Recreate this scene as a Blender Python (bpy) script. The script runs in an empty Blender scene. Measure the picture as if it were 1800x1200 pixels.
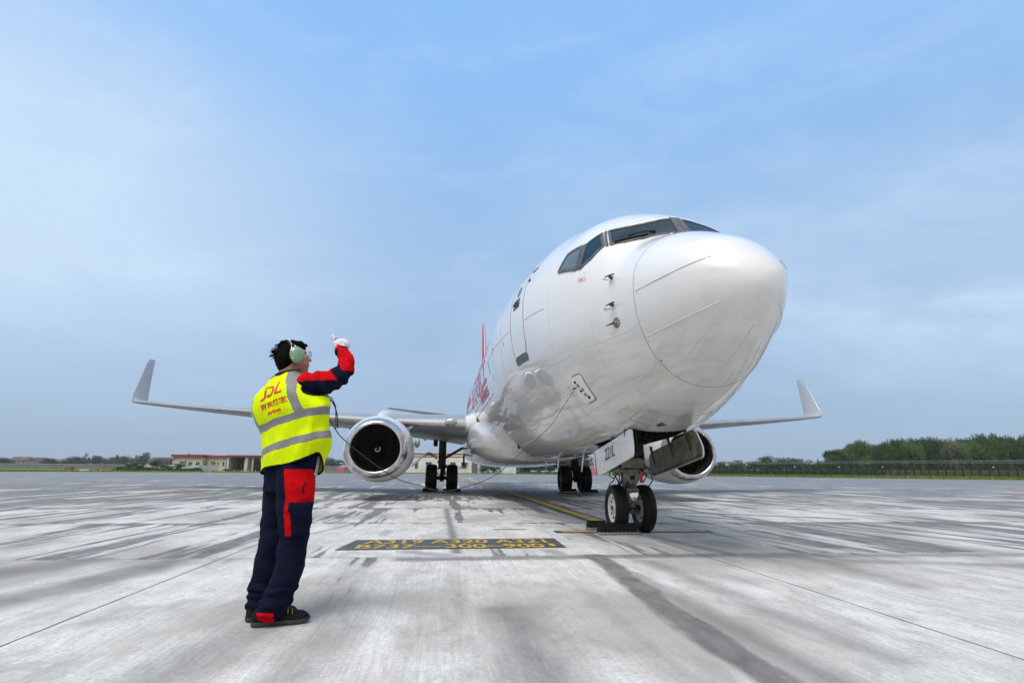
import bpy, bmesh, math, random
from mathutils import Vector, Matrix, noise, kdtree
from mathutils.bvhtree import BVHTree
R=math.radians; PI=math.pi
sc=bpy.context.scene; COL=sc.collection
random.seed(7)
# ---------------------------------------------------------------- camera
CAMP=Vector((-2.8487,-4.5451,0.8712)); FPX=974.67; YAW,PIT,ROL=0.12010,0.22960,0.0091
FW=Vector((math.sin(YAW)*math.cos(PIT),math.cos(YAW)*math.cos(PIT),math.sin(PIT)))
_r=Vector((math.cos(YAW),-math.sin(YAW),0)); _u=_r.cross(FW)
R2=_r*math.cos(ROL)+_u*math.sin(ROL); U2=-_r*math.sin(ROL)+_u*math.cos(ROL)
cam=bpy.data.cameras.new('camera'); camo=bpy.data.objects.new('camera',cam); COL.objects.link(camo)
M=Matrix((R2,U2,-FW)).transposed().to_4x4(); M.translation=CAMP; camo.matrix_world=M
cam.sensor_width=36; cam.lens=FPX/1800*36; cam.clip_start=0.05; cam.clip_end=6000
sc.camera=camo
# ---------------------------------------------------------------- world, sun, exposure
SUN_EL,SUN_AZ=R(62),R(215)      # azimuth measured from +Y clockwise
w=bpy.data.worlds.new("World"); sc.world=w; w.use_nodes=True
nt=w.node_tree; N=nt.nodes; L=nt.links; N.clear()
out=N.new('ShaderNodeOutputWorld'); bg=N.new('ShaderNodeBackground'); L.new(bg.outputs[0],out.inputs[0])
sky=N.new('ShaderNodeTexSky'); sky.sky_type='NISHITA'; sky.sun_disc=False
sky.sun_elevation=SUN_EL; sky.sun_rotation=SUN_AZ; sky.air_density=1.0; sky.dust_density=1.6; sky.ozone_density=2.0
tc=N.new('ShaderNodeTexCoord')
def wm(op,a,b=None,c=None,cl=False):
    n=N.new('ShaderNodeMath'); n.operation=op; n.use_clamp=cl
    for i,v in enumerate((a,b,c)):
        if v is None: continue
        if isinstance(v,(int,float)): n.inputs[i].default_value=v
        else: L.new(v,n.inputs[i])
    return n.outputs[0]
def wmix(f,a,b):
    n=N.new('ShaderNodeMix'); n.data_type='RGBA'
    if isinstance(f,(int,float)): n.inputs[0].default_value=f
    else: L.new(f,n.inputs[0])
    for i,v in ((6,a),(7,b)):
        if isinstance(v,tuple): n.inputs[i].default_value=(*v,1)
        else: L.new(v,n.inputs[i])
    return n.outputs[2]
sx=N.new('ShaderNodeSeparateXYZ'); L.new(tc.outputs['Generated'],sx.inputs[0])
def wnoise(scale,sc3,detail=6,rough=.55,off=(0,0,0),dist=0):
    mp=N.new('ShaderNodeMapping'); L.new(tc.outputs['Generated'],mp.inputs[0]); mp.inputs['Scale'].default_value=sc3; mp.inputs['Location'].default_value=off
    n=N.new('ShaderNodeTexNoise'); n.inputs['Scale'].default_value=scale; n.inputs['Detail'].default_value=detail; n.inputs['Roughness'].default_value=rough; n.inputs['Distortion'].default_value=dist
    L.new(mp.outputs[0],n.inputs[0]); return n.outputs[0]
def wramp(v,a,b,lo=0,hi=1,t='SMOOTHSTEP'):
    n=N.new('ShaderNodeMapRange'); n.interpolation_type=t; L.new(v,n.inputs[0])
    for i,x in enumerate((a,b,lo,hi)): n.inputs[i+1].default_value=x
    return n.outputs[0]
X,Y,Z=sx.outputs[0],sx.outputs[1],sx.outputs[2]
hs=wm('MULTIPLY',1.0,1.0)
sc_=N.new('ShaderNodeVectorMath'); sc_.operation='MULTIPLY'; L.new(sky.outputs[0],sc_.inputs[0]); sc_.inputs[1].default_value=(1.02,1.66,2.16)
SKYC=sc_.outputs[0]
# thin high haze and streaky cirrus: a pale veil whose density follows stretched noise
veil=wramp(Z,.10,0.66,0.92,0.72)
left=wramp(X,0.02,-0.62,0.0,0.95)
low=wm('MULTIPLY',wramp(Z,.72,.42,0.0,1.0),wramp(Z,.02,.34,0.,1.))
n1=wnoise(1.5,(1,1,2.6),7,.55,(3.1,.4,.2),.4)
n2=wnoise(3.2,(1,1.6,3.4),8,.6,(1.1,7.4,.9),.9)
n1r=wramp(n1,.40,.66); n2r=wramp(n2,.46,.70)
cl=wm('MULTIPLY_ADD',n1r,.42,wm('MULTIPLY',n2r,.16)); cl=wm('ADD',cl,wm('MULTIPLY',wm('MULTIPLY',wramp(X,.38,.70),wm('MULTIPLY',wramp(Z,.06,.20),wramp(Z,.46,.30))),wm('MULTIPLY_ADD',n1r,.35,.22)))
pale=wm('ADD',wm('MULTIPLY',left,low),wm('MULTIPLY',cl,wramp(Z,.0,.25,.1,1.)),cl=True)
overhead=wramp(Z,.80,.95,0,.9)
hz=wramp(Z,0.04,.44,0,1); h2=wramp(Z,.34,.70,0,1)
CLOUD=wmix(hz,(2.95,3.80,5.05),(3.25,4.65,6.35)); CLOUD=wmix(h2,CLOUD,(2.75,5.0,8.3))
skyf=wmix(veil,SKYC,CLOUD); skyf=wmix(wm('MULTIPLY',pale,.88),skyf,(5.1,6.4,8.0)); behind=wm('MAXIMUM',wramp(Y,.45,.0,0,.9),overhead); behind=wm('MULTIPLY',behind,wramp(n1,.2,.6,.75,1.)); skyf=wmix(behind,skyf,(5.4,5.35,5.3))
L.new(skyf,bg.inputs[0]); bg.inputs[1].default_value=0.10
sun=bpy.data.lights.new('sun','SUN'); suno=bpy.data.objects.new('sun',sun); COL.objects.link(suno)
sun.energy=2.5; sun.angle=R(34); sun.color=(1,.96,.9)
sd=Vector((math.sin(SUN_AZ)*math.cos(SUN_EL),math.cos(SUN_AZ)*math.cos(SUN_EL),math.sin(SUN_EL)))
suno.rotation_euler=sd.to_track_quat('Z','Y').to_euler()
sc.view_settings.view_transform='Standard'; sc.view_settings.look='None'; sc.view_settings.exposure=0.3; sc.view_settings.gamma=1
# ---------------------------------------------------------------- materials
MATS={}
class NT:
    """small helper round a material's node tree"""
    def __init__(s,name):
        s.m=bpy.data.materials.new(name); s.m.use_nodes=True; s.t=s.m.node_tree; s.b=s.t.nodes['Principled BSDF']; MATS[name]=s.m
        s.geo=None
    def n(s,t): return s.t.nodes.new(t)
    def l(s,a,b): s.t.links.new(a,b)
    def put(s,v,i):
        if isinstance(v,(int,float)): i.default_value=v
        elif isinstance(v,tuple): i.default_value=(*v,1) if len(v)==3 and i.type=='RGBA' else v
        else: s.l(v,i)
    def obj(s):
        if not s.geo: s.geo=s.n('ShaderNodeTexCoord').outputs['Object']
        return s.geo
    def math(s,op,a,b=None,c=None,cl=False):
        n=s.n('ShaderNodeMath'); n.operation=op; n.use_clamp=cl
        for i,v in enumerate((a,b,c)):
            if v is not None: s.put(v,n.inputs[i])
        return n.outputs[0]
    def map(s,v,a,b,lo=0.,hi=1.,t='SMOOTHSTEP'):
        n=s.n('ShaderNodeMapRange'); n.interpolation_type=t; s.put(v,n.inputs[0])
        for i,x in enumerate((a,b,lo,hi)): n.inputs[i+1].default_value=x
        return n.outputs[0]
    def vec(s,scale=(1,1,1),loc=(0,0,0),src=None):
        mp=s.n('ShaderNodeMapping'); s.l(src or s.obj(),mp.inputs[0]); mp.inputs['Scale'].default_value=scale; mp.inputs['Location'].default_value=loc; return mp.outputs[0]
    def noise(s,v,scale=1,detail=4,rough=.5,dist=0,col=False):
        n=s.n('ShaderNodeTexNoise'); s.l(v,n.inputs[0]); n.inputs['Scale'].default_value=scale; n.inputs['Detail'].default_value=detail; n.inputs['Roughness'].default_value=rough; n.inputs['Distortion'].default_value=dist
        return n.outputs[1 if col else 0]
    def mix(s,f,a,b,mode='MIX'):
        n=s.n('ShaderNodeMix'); n.data_type='RGBA'; n.blend_type=mode; s.put(f,n.inputs[0]); s.put(a,n.inputs[6]); s.put(b,n.inputs[7]); return n.outputs[2]
    def bump(s,h,strength=.3,dist=.01):
        n=s.n('ShaderNodeBump'); s.l(h,n.inputs['Height']); n.inputs['Strength'].default_value=strength; n.inputs['Distance'].default_value=dist; s.l(n.outputs[0],s.b.inputs['Normal'])
    def set(s,col=None,rough=None,metal=None,coat=None,spec=None):
        if col is not None: s.put(col,s.b.inputs['Base Color'])
        if rough is not None: s.put(rough,s.b.inputs['Roughness'])
        if metal is not None: s.put(metal,s.b.inputs['Metallic'])
        if coat is not None: s.b.inputs['Coat Weight'].default_value=coat; s.b.inputs['Coat Roughness'].default_value=.06
        if spec is not None: s.b.inputs['Specular IOR Level'].default_value=spec
        return s.m
def simple(name,col,rough=.5,metal=0.,var=.18,scale=8,bump=0.,coat=None,spec=None,stretch=(1,1,1),col2=None):
    s=NT(name); v=s.vec(stretch); f=s.noise(v,scale,5,.6)
    c2=col2 or tuple(max(0,c*(1-2*var)) for c in col)
    s.set(s.mix(s.map(f,.35,.72),col,c2),s.map(f,.3,.8,max(.02,rough*.85),min(1,rough*1.2)),metal,coat,spec)
    if bump: s.bump(s.noise(s.vec(stretch),scale*6,4,.6),bump,.01)
    return s.m
def paint():
    s=NT('white_paint')
    soot=s.noise(s.vec((2.2,.16,5.),(2,1,0)),1.6,6,.62,.2); fine=s.noise(s.vec((3,.5,4)),2.2,6,.6)
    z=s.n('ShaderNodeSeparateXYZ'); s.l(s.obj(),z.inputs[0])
    grime_shade=s.math('MULTIPLY',s.map(z.outputs[2],3.4,1.3,.03,.45),s.map(soot,.35,.72))
    grime_shade=s.math('ADD',grime_shade,s.map(z.outputs[2],3.5,1.9,0,.40),cl=True)  # smooth downward darkening paints in the underside's shade; the soot streaks are dirt
    c=s.mix(grime_shade,(.77,.77,.765),(.46,.445,.415)); c=s.mix(s.math('MULTIPLY',s.map(fine,.5,.75),.10),c,(.66,.65,.62))
    s.set(c,s.map(fine,.3,.7,.30,.40),0.,1.)
    s.b.inputs['Coat Roughness'].default_value=.035; s.b.inputs['Coat IOR'].default_value=1.6
    return s.m
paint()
simple('grey_paint',(.50,.51,.53),.35,0,.06,3,coat=.3)
simple('wing_grey',(.36,.365,.375),.45,.0,.08,2.5,coat=.2)
simple('bare_metal',(.50,.50,.51),.38,.75,.10,2.2)
simple('lip_metal',(.66,.66,.67),.22,1.,.14,3.5)
simple('cowl_paint',(.60,.61,.63),.35,0,.04,2,coat=.4)
simple('dark_metal',(.09,.09,.09),.45,.6,.25,10)
simple('gear_paint',(.22,.215,.195),.42,.1,.30,14)
simple('strut_grime',(.055,.052,.045),.6,.2,.4,18)
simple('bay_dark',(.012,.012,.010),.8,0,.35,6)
simple('bay_primer',(.10,.092,.055),.6,0,.35,12)
simple('door_inner',(.25,.225,.18),.55,0,.25,7)
simple('seam',(.27,.27,.27),.6,0,.1,20)
simple('door_white',(.80,.80,.79),.3,0,.05,3,coat=.6)
simple('swirl_white',(.42,.42,.40),.5,0,.05,6)
simple('winglet_grey',(.40,.43,.47),.4,0,.05,2,coat=.2)
simple('brace_dark',(.022,.021,.018),.6,.1,.35,14)
simple('lap_grey',(.50,.50,.495),.5,0,.05,20)
simple('seam_pale',(.70,.69,.66),.4,0,.05,20)
simple('seam_red',(.55,.05,.04),.5,0,.1,20)
simple('frame_grey',(.125,.125,.13),.42,.4,.18,22)
simple('black_gloss',(.012,.012,.013),.25,0,.2,9)
simple('black_matt',(.006,.006,.0065),.65,0,.3,30,.2,spec=.2)
simple('scuff_grey',(.11,.11,.12),.55,0,.15,9)
simple('tyre_rubber',(.0075,.0075,.008),.6,0,.30,24,.15,spec=.25)
simple('wheel_white',(.72,.71,.68),.4,0,.10,20)
simple('wheel_hub',(.30,.29,.27),.4,.5,.3,26)
simple('title_red',(.55,.05,.10),.4,0,.05,9)
simple('title_pink',(.55,.09,.14),.45,0,.10,9)
simple('fin_red',(.70,.008,.018),.45,0,.06,4,spec=.2)
simple('title_dark',(.10,.02,.03),.5,0,.1,9)
simple('letter_black',(.02,.02,.022),.5,0,.1,9)
simple('fan_blade',(.060,.052,.040),.4,.5,.25,8)
simple('inlet_liner',(.022,.023,.028),.45,.2,.2,6)
simple('spinner_black',(.012,.012,.013),.4,0,.1,6)
simple('mark_white',(.66,.66,.64),.5,0,.05,6)
simple('chrome',(.8,.8,.8),.08,1.,.03,6)
simple('vent_blue',(.05,.12,.15),.2,0,.05,6)
def glassm(name,c,c2,rough=.05):
    s=NT(name); f=s.noise(s.vec((1,1,1)),1.3,3,.5); s.set(s.mix(s.map(f,.3,.7),c,c2),rough,0.,None); s.b.inputs['IOR'].default_value=1.32; return s.m
glassm('cockpit_glass',(.008,.024,.040),(.014,.040,.060),.05)
glassm('cockpit_glass_pale',(.10,.145,.19),(.12,.165,.21),.12)
glassm('lamp_glass',(.22,.27,.25),(.35,.38,.36),.05)
# cloth
def cloth(name,col,var=.12,bump=.5,rough=.85,weave=900,fold=14):
    s=NT(name); f=s.noise(s.vec(),6,4,.6); wv=s.noise(s.vec(),weave,2,.5)
    c=s.mix(s.map(f,.3,.75),col,tuple(x*(1-var) for x in col)); s.set(c,rough,0.,None,.10)
    h=s.math('ADD',s.noise(s.vec((1,1,.55)),fold,5,.55,.6),s.math('MULTIPLY',wv,.03)); s.bump(h,bump,.02)
    s.b.inputs['Sheen Weight'].default_value=.0
    return s.m
cloth('vest_yellow',(.66,.84,.002),.09,1.,.8,900,8)
cloth('vest_tape',(.235,.235,.235),.12,.25,.42,700,10)
cloth('vest_trim',(.010,.012,.012),.1,.1)
cloth('navy_cloth',(.0055,.0075,.024),.35,.7,.95,900,13)
cloth('red_cloth',(.50,.0015,.006),.18,.7,.9,900,13)
cloth('collar_navy',(.014,.018,.045),.2,.3)
cloth('glove_cloth',(.72,.68,.74),.10,.5,.9,1500,60)
cloth('glove_dirt',(.30,.26,.26),.4,.5,.9,1500,60)
def striped():
    s=NT('striped_shirt'); z=s.n('ShaderNodeSeparateXYZ'); s.l(s.obj(),z.inputs[0])
    a=s.math('SINE',s.math('MULTIPLY',s.math('ADD',z.outputs[2],s.math('MULTIPLY',z.outputs[0],.25)),700.))
    s.set(s.mix(s.map(a,-.2,.2),(.04,.045,.06),(.62,.62,.64)),.85); return s.m
striped()
def skin():
    s=NT('skin'); f=s.noise(s.vec(),30,4,.6); s.set(s.mix(s.map(f,.3,.7),(.40,.215,.145),(.33,.16,.105)),.5); s.b.inputs['Subsurface Weight'].default_value=.08; s.b.inputs['Subsurface Radius'].default_value=(.01,.004,.002); s.bump(s.noise(s.vec(),260,3,.6),.15,.002); return s.m
skin()
def hair():
    s=NT('hair'); f=s.noise(s.vec((1,1,.2)),120,4,.7); s.set(s.mix(f,(.0022,.0022,.0025),(.007,.0065,.006)),.65,0,None,.03); s.bump(s.noise(s.vec((1,1,.25)),90,5,.7),.8,.006); return s.m
hair()
simple('headset_green',(.16,.30,.17),.28,0,.06,8,coat=.5)
simple('sole_rubber',(.045,.043,.040),.7,0,.2,30)
simple('lace_yellow',(.45,.42,.05),.7,0,.1,30)
# ---------------------------------------------------------------- mesh builder
def tag(o,label=None,cat=None,group=None,kind=None):
    for k,v in (('label',label),('category',cat),('group',group),('kind',kind)):
        if v: o[k]=v
    return o
def empty(name,loc=(0,0,0),rz=0):
    o=bpy.data.objects.new(name,None); COL.objects.link(o); o.location=loc; o.rotation_euler=(0,0,rz); o.empty_display_size=.2; return o
def mk(name,verts,faces,mats,parent=None,mi=None,smooth=True,angle=None):
    me=bpy.data.meshes.new(name); me.from_pydata([tuple(v) for v in verts],[],faces)
    if isinstance(mats,str): mats=[mats]
    for m in mats: me.materials.append(MATS[m])
    if mi: me.polygons.foreach_set('material_index',mi)
    if smooth: me.polygons.foreach_set('use_smooth',[True]*len(me.polygons))
    me.validate(); me.update()
    if smooth and angle: me.set_sharp_from_angle(angle=R(angle))
    o=bpy.data.objects.new(name,me); COL.objects.link(o)
    if parent is not None:
        o.parent=parent
    return o
class MB:
    def __init__(s): s.v=[];s.f=[];s.m=[];s.cur=0
    def add(s,v,f):
        b=len(s.v); s.v+=[Vector(x) for x in v]; s.f+=[tuple(i+b for i in q) for q in f]; s.m+=[s.cur]*len(f); return s
    def box(s,c,h,rot=None):
        v=[Vector((x*h[0],y*h[1],z*h[2])) for x in(-1,1) for y in(-1,1) for z in(-1,1)]
        if rot is not None: v=[rot@p for p in v]
        return s.add([p+Vector(c) for p in v],[(0,1,3,2),(4,6,7,5),(0,4,5,1),(2,3,7,6),(0,2,6,4),(1,5,7,3)])
    def loft(s,rings,closed=True,cap0=False,cap1=False):
        n=len(rings[0]);v=[p for r in rings for p in r];f=[]
        for i in range(len(rings)-1):
            for j in range(n if closed else n-1):
                k=(j+1)%n; f.append((i*n+j,i*n+k,(i+1)*n+k,(i+1)*n+j))
        if cap0: f.append(tuple(range(n-1,-1,-1)))
        if cap1: f.append(tuple((len(rings)-1)*n+j for j in range(n)))
        return s.add(v,f)
    def tube(s,pts,r,n=8,cap=True):
        pts=[Vector(p) for p in pts]; rs=r if isinstance(r,(list,tuple)) else [r]*len(pts); rings=[]; up=None
        for i,p in enumerate(pts):
            t=(pts[min(i+1,len(pts)-1)]-pts[max(i-1,0)]).normalized()
            if up is None: up=Vector((0,0,1)) if abs(t.z)<.9 else Vector((1,0,0))
            a=t.cross(up).normalized(); b=a.cross(t).normalized(); up=b
            rings.append([p+a*math.cos(2*PI*k/n)*rs[i]+b*math.sin(2*PI*k/n)*rs[i] for k in range(n)])
        return s.loft(rings,True,cap,cap)
    def cyl(s,a,b,r,n=20,r2=None): return s.tube([a,b],[r,r2 if r2 is not None else r],n)
    def lathe(s,prof,org,axis,n=48,closed=False,fn=None):
        """prof: (along,radius)"""
        ax=Vector(axis).normalized(); t=Vector((0,0,1)) if abs(ax.z)<.9 else Vector((1,0,0)); a=ax.cross(t).normalized(); b=a.cross(ax)
        rings=[]
        for (h,r) in prof:
            ring=[]
            for k in range(n):
                th=2*PI*k/n; d=a*math.cos(th)*r+b*math.sin(th)*r
                if fn: d=fn(d,h,r)
                ring.append(Vector(org)+ax*h+d)
            rings.append(ring)
        return s.loft(rings+([rings[0]] if closed else []))
    def sphere(s,c,r,n=12,m=8,rot=None):
        r=(r,r,r) if isinstance(r,(int,float)) else r; rings=[]
        for i in range(m+1):
            ph=PI*i/m*.998+.003; rings.append([])
            for k in range(n):
                p=Vector((math.sin(ph)*math.cos(2*PI*k/n)*r[0],math.sin(ph)*math.sin(2*PI*k/n)*r[1],math.cos(ph)*r[2]))
                if rot is not None: p=rot@p
                rings[-1].append(p+Vector(c))
        return s.loft(rings,True,True,True)
    def capsule(s,a,b,ra,rb,n=12):
        a=Vector(a);b=Vector(b);t=(b-a).normalized();pts=[];rs=[]
        for q in (-.98,-.8,-.45,0): pts.append(a+t*ra*q); rs.append(ra*math.sqrt(1-q*q))
        for q in (0,.45,.8,.98): pts.append(b+t*rb*q); rs.append(rb*math.sqrt(1-q*q))
        return s.tube(pts,rs,n)
    def build(s,name,mats,parent=None,smooth=True,angle=None): return mk(name,s.v,s.f,mats,parent,s.m,smooth,angle)
def bevel(o,w=.01,seg=2):
    m=o.modifiers.new('b','BEVEL'); m.width=w; m.segments=seg; m.limit_method='ANGLE'; m.angle_limit=R(40); return apply(o)
def apply(o):
    dg=bpy.context.evaluated_depsgraph_get(); dg.update(); me=bpy.data.meshes.new_from_object(o.evaluated_get(dg)); old=o.data; o.modifiers.clear(); o.data=me; me.name=old.name; return o
ST=[(0.000,2.643,2.643,0.000,2.643,2.000,2.130),
(0.020,2.763,2.547,0.124,2.681,2.000,2.130),
(0.080,2.884,2.452,0.258,2.719,2.000,2.130),
(0.200,3.021,2.323,0.409,2.764,2.000,2.130),
(0.400,3.216,2.155,0.552,2.794,2.000,2.130),
(0.700,3.390,1.989,0.685,2.836,2.000,2.130),
(1.000,3.545,1.822,0.792,2.884,2.000,2.154),
(1.200,3.625,1.733,0.846,2.917,2.000,2.156),
(1.400,3.685,1.660,0.902,2.954,2.050,2.159),
(1.500,3.780,1.631,0.941,2.976,2.000,2.170),
(1.750,4.055,1.571,1.055,3.039,2.050,2.223),
(2.100,4.280,1.504,1.188,3.133,2.150,2.280),
(2.500,4.470,1.420,1.314,3.222,2.200,2.340),
(3.000,4.610,1.343,1.443,3.321,2.100,2.409),
(3.600,4.795,1.294,1.570,3.399,2.050,2.197),
(4.400,4.922,1.244,1.686,3.458,2.000,2.000),
(5.500,5.039,1.214,1.789,3.496,2.000,2.000),
(7.000,5.118,1.204,1.880,3.504,2.000,2.000),
(24.000,5.118,1.204,1.880,3.504,2.000,2.000),
(27.000,5.118,1.500,1.840,3.500,2.000,2.000),
(30.000,5.100,2.050,1.680,3.650,2.000,2.000),
(33.000,5.040,2.800,1.320,3.900,2.000,2.000),
(36.000,4.920,3.600,0.780,4.250,2.000,2.000),
(38.000,4.700,4.200,0.280,4.450,2.000,2.000),]
def pchip(xs,ys):
    n=len(xs);h=[xs[i+1]-xs[i] for i in range(n-1)];d=[(ys[i+1]-ys[i])/h[i] for i in range(n-1)];m=[0]*n;m[0]=d[0];m[-1]=d[-1]
    for i in range(1,n-1):
        if d[i-1]*d[i]>0:
            w1=2*h[i]+h[i-1];w2=h[i]+2*h[i-1];m[i]=(w1+w2)/(w1/d[i-1]+w2/d[i])
    def f(x):
        i=0
        while i<n-2 and x>xs[i+1]: i+=1
        u=(x-xs[i])/h[i];u=min(max(u,0),1)
        return ys[i]*(1+2*u)*(1-u)**2+m[i]*h[i]*u*(1-u)**2+ys[i+1]*u*u*(3-2*u)+m[i+1]*h[i]*u*u*(u-1)
    return f
_q=[math.sqrt(r[0]) for r in ST]; _F=[None]+[pchip(_q,[r[k] for r in ST]) for k in range(1,7)]
_cache={}
def fus(s,deg,off=0.):
    """point on the fuselage skin: s metres behind the nose tip, deg round from the crown (90 = starboard, 180 = keel)"""
    key=round(s,6)
    if key not in _cache: q=math.sqrt(max(s,0)); _cache[key]=[_F[k](q) for k in range(1,7)]
    zt,zb,wd,zm,nt_,nb=_cache[key]; th=R(deg);c,sn=math.cos(th),math.sin(th);n=nt_ if c>=0 else nb
    p=Vector((-wd*math.copysign(abs(sn)**(2/n),sn),s,zm+(zt-zm if c>=0 else zm-zb)*math.copysign(abs(c)**(2/n),c)))
    if off:
        a=fus(s+.004,deg)-fus(max(s-.004,0),deg); b=fus(s,deg+.4)-fus(s,deg-.4); nn=b.cross(a).normalized()
        if nn.dot(p-Vector((0,s+.3 if s<1 else s,zm)))<0: nn=-nn
        p=p+nn*off
    return p
def mir(pt,side): return Vector((pt.x*side,pt.y,pt.z))   # side=1 starboard as defined, -1 port
def skin_grid(poly,nu,nv,off,side=1):
    """bilinear patch between four (s,deg) corners, hugging the skin"""
    rings=[]
    for i in range(nu+1):
        u=i/nu;row=[]
        for j in range(nv+1):
            v=j/nv; a=[(1-u)*(1-v)*poly[0][k]+u*(1-v)*poly[1][k]+u*v*poly[2][k]+(1-u)*v*poly[3][k] for k in (0,1)]
            row.append(mir(fus(a[0],a[1],off),side))
        rings.append(row)
    return rings
def curve(pts,step=.03):
    """resample a (s,deg) polyline"""
    o=[]
    for (a,b) in zip(pts,pts[1:]):
        n=max(1,int(((a[0]-b[0])**2+((a[1]-b[1])*.03)**2)**.5/step))
        o+=[(a[0]+(b[0]-a[0])*i/n,a[1]+(b[1]-a[1])*i/n) for i in range(n)]
    return o+[pts[-1]]
def strip(mb,pts,wd,off=.003,side=1,step=.04,closed=False,thick=True):
    """flat ribbon of width wd lying on the skin along (s,deg) points"""
    if closed: pts=list(pts)+[pts[0]]
    c=[mir(fus(s,d,off),side) for s,d in curve(pts,step)]; lo=[mir(fus(s,d,-.01),side) for s,d in curve(pts,step)]
    A=[];B=[];A0=[];B0=[]
    for i,p in enumerate(c):
        if closed: t=(c[(i+1)%(len(c)-1)]-c[(i-1)%(len(c)-1)]).normalized()
        else: t=(c[min(i+1,len(c)-1)]-c[max(i-1,0)]).normalized()
        nn=(p-lo[i]).normalized(); sd=t.cross(nn).normalized()*wd/2
        A.append(p+sd);B.append(p-sd);A0.append(lo[i]+sd);B0.append(lo[i]-sd)
    n=len(c); v=A+B+A0+B0; f=[]
    for i in range(n-1):
        f+=[(i,i+1,n+i+1,n+i),(i,2*n+i,2*n+i+1,i+1),(n+i,n+i+1,3*n+i+1,3*n+i)]
    mb.add(v,f)
def fill_poly(mb,poly,off,side=1,res=14):
    """filled (s,deg) polygon on the skin (convex), as a fan of rings towards its centroid"""
    cs=sum(p[0] for p in poly)/len(poly);cd=sum(p[1] for p in poly)/len(poly)
    e=curve(list(poly)+[poly[0]],.05)[:-1]; rings=[]
    for i in range(res):
        k=1-i/res; rings.append([mir(fus(cs+(a-cs)*k,cd+(b-cd)*k,off),side) for a,b in e])
    mb.loft(rings,True); b=len(mb.v); mb.v.append(mir(fus(cs,cd,off),side)); n=len(e)
    for j in range(n): mb.f.append((b-n+j,b-n+(j+1)%n,b)); mb.m.append(mb.cur)
def roundpoly(poly,r,seg=4):
    """round the corners of a (s,deg) polygon; r in metres, deg scaled by 0.03 m"""
    K=.03;P=[Vector((a,b*K)) for a,b in poly];o=[];n=len(P)
    for i in range(n):
        a,b,c=P[i-1],P[i],P[(i+1)%n]; d1=(a-b);d2=(c-b);q=min(r,d1.length*.45,d2.length*.45);p1=b+d1.normalized()*q;p2=b+d2.normalized()*q
        for k in range(seg+1):
            t=k/seg;o.append(p1*(1-t)**2+b*2*t*(1-t)+p2*t*t)
    return [(p.x,p.y/K) for p in o]
def text_mesh(body,size=1.,shear=0.,offset=0.,space=1.,cut=.0):
    c=bpy.data.curves.new('t','FONT'); c.body=body;c.size=size;c.shear=shear;c.offset=offset;c.space_character=space;c.resolution_u=4
    o=bpy.data.objects.new('t',c);COL.objects.link(o);dg=bpy.context.evaluated_depsgraph_get();me=bpy.data.meshes.new_from_object(o.evaluated_get(dg))
    bm=bmesh.new();bm.from_mesh(me);bmesh.ops.triangulate(bm,faces=bm.faces)
    if cut:
        for _ in range(5):
            e=[x for x in bm.edges if x.calc_length()>cut]
            if not e: break
            bmesh.ops.subdivide_edges(bm,edges=e,cuts=1); bmesh.ops.triangulate(bm,faces=bm.faces)
    v=[x.co.copy() for x in bm.verts];bm.verts.index_update();f=[tuple(q.index for q in x.verts) for x in bm.faces];bm.free()
    bpy.data.objects.remove(o);bpy.data.curves.remove(c);bpy.data.meshes.remove(me)
    return v,f
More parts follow.
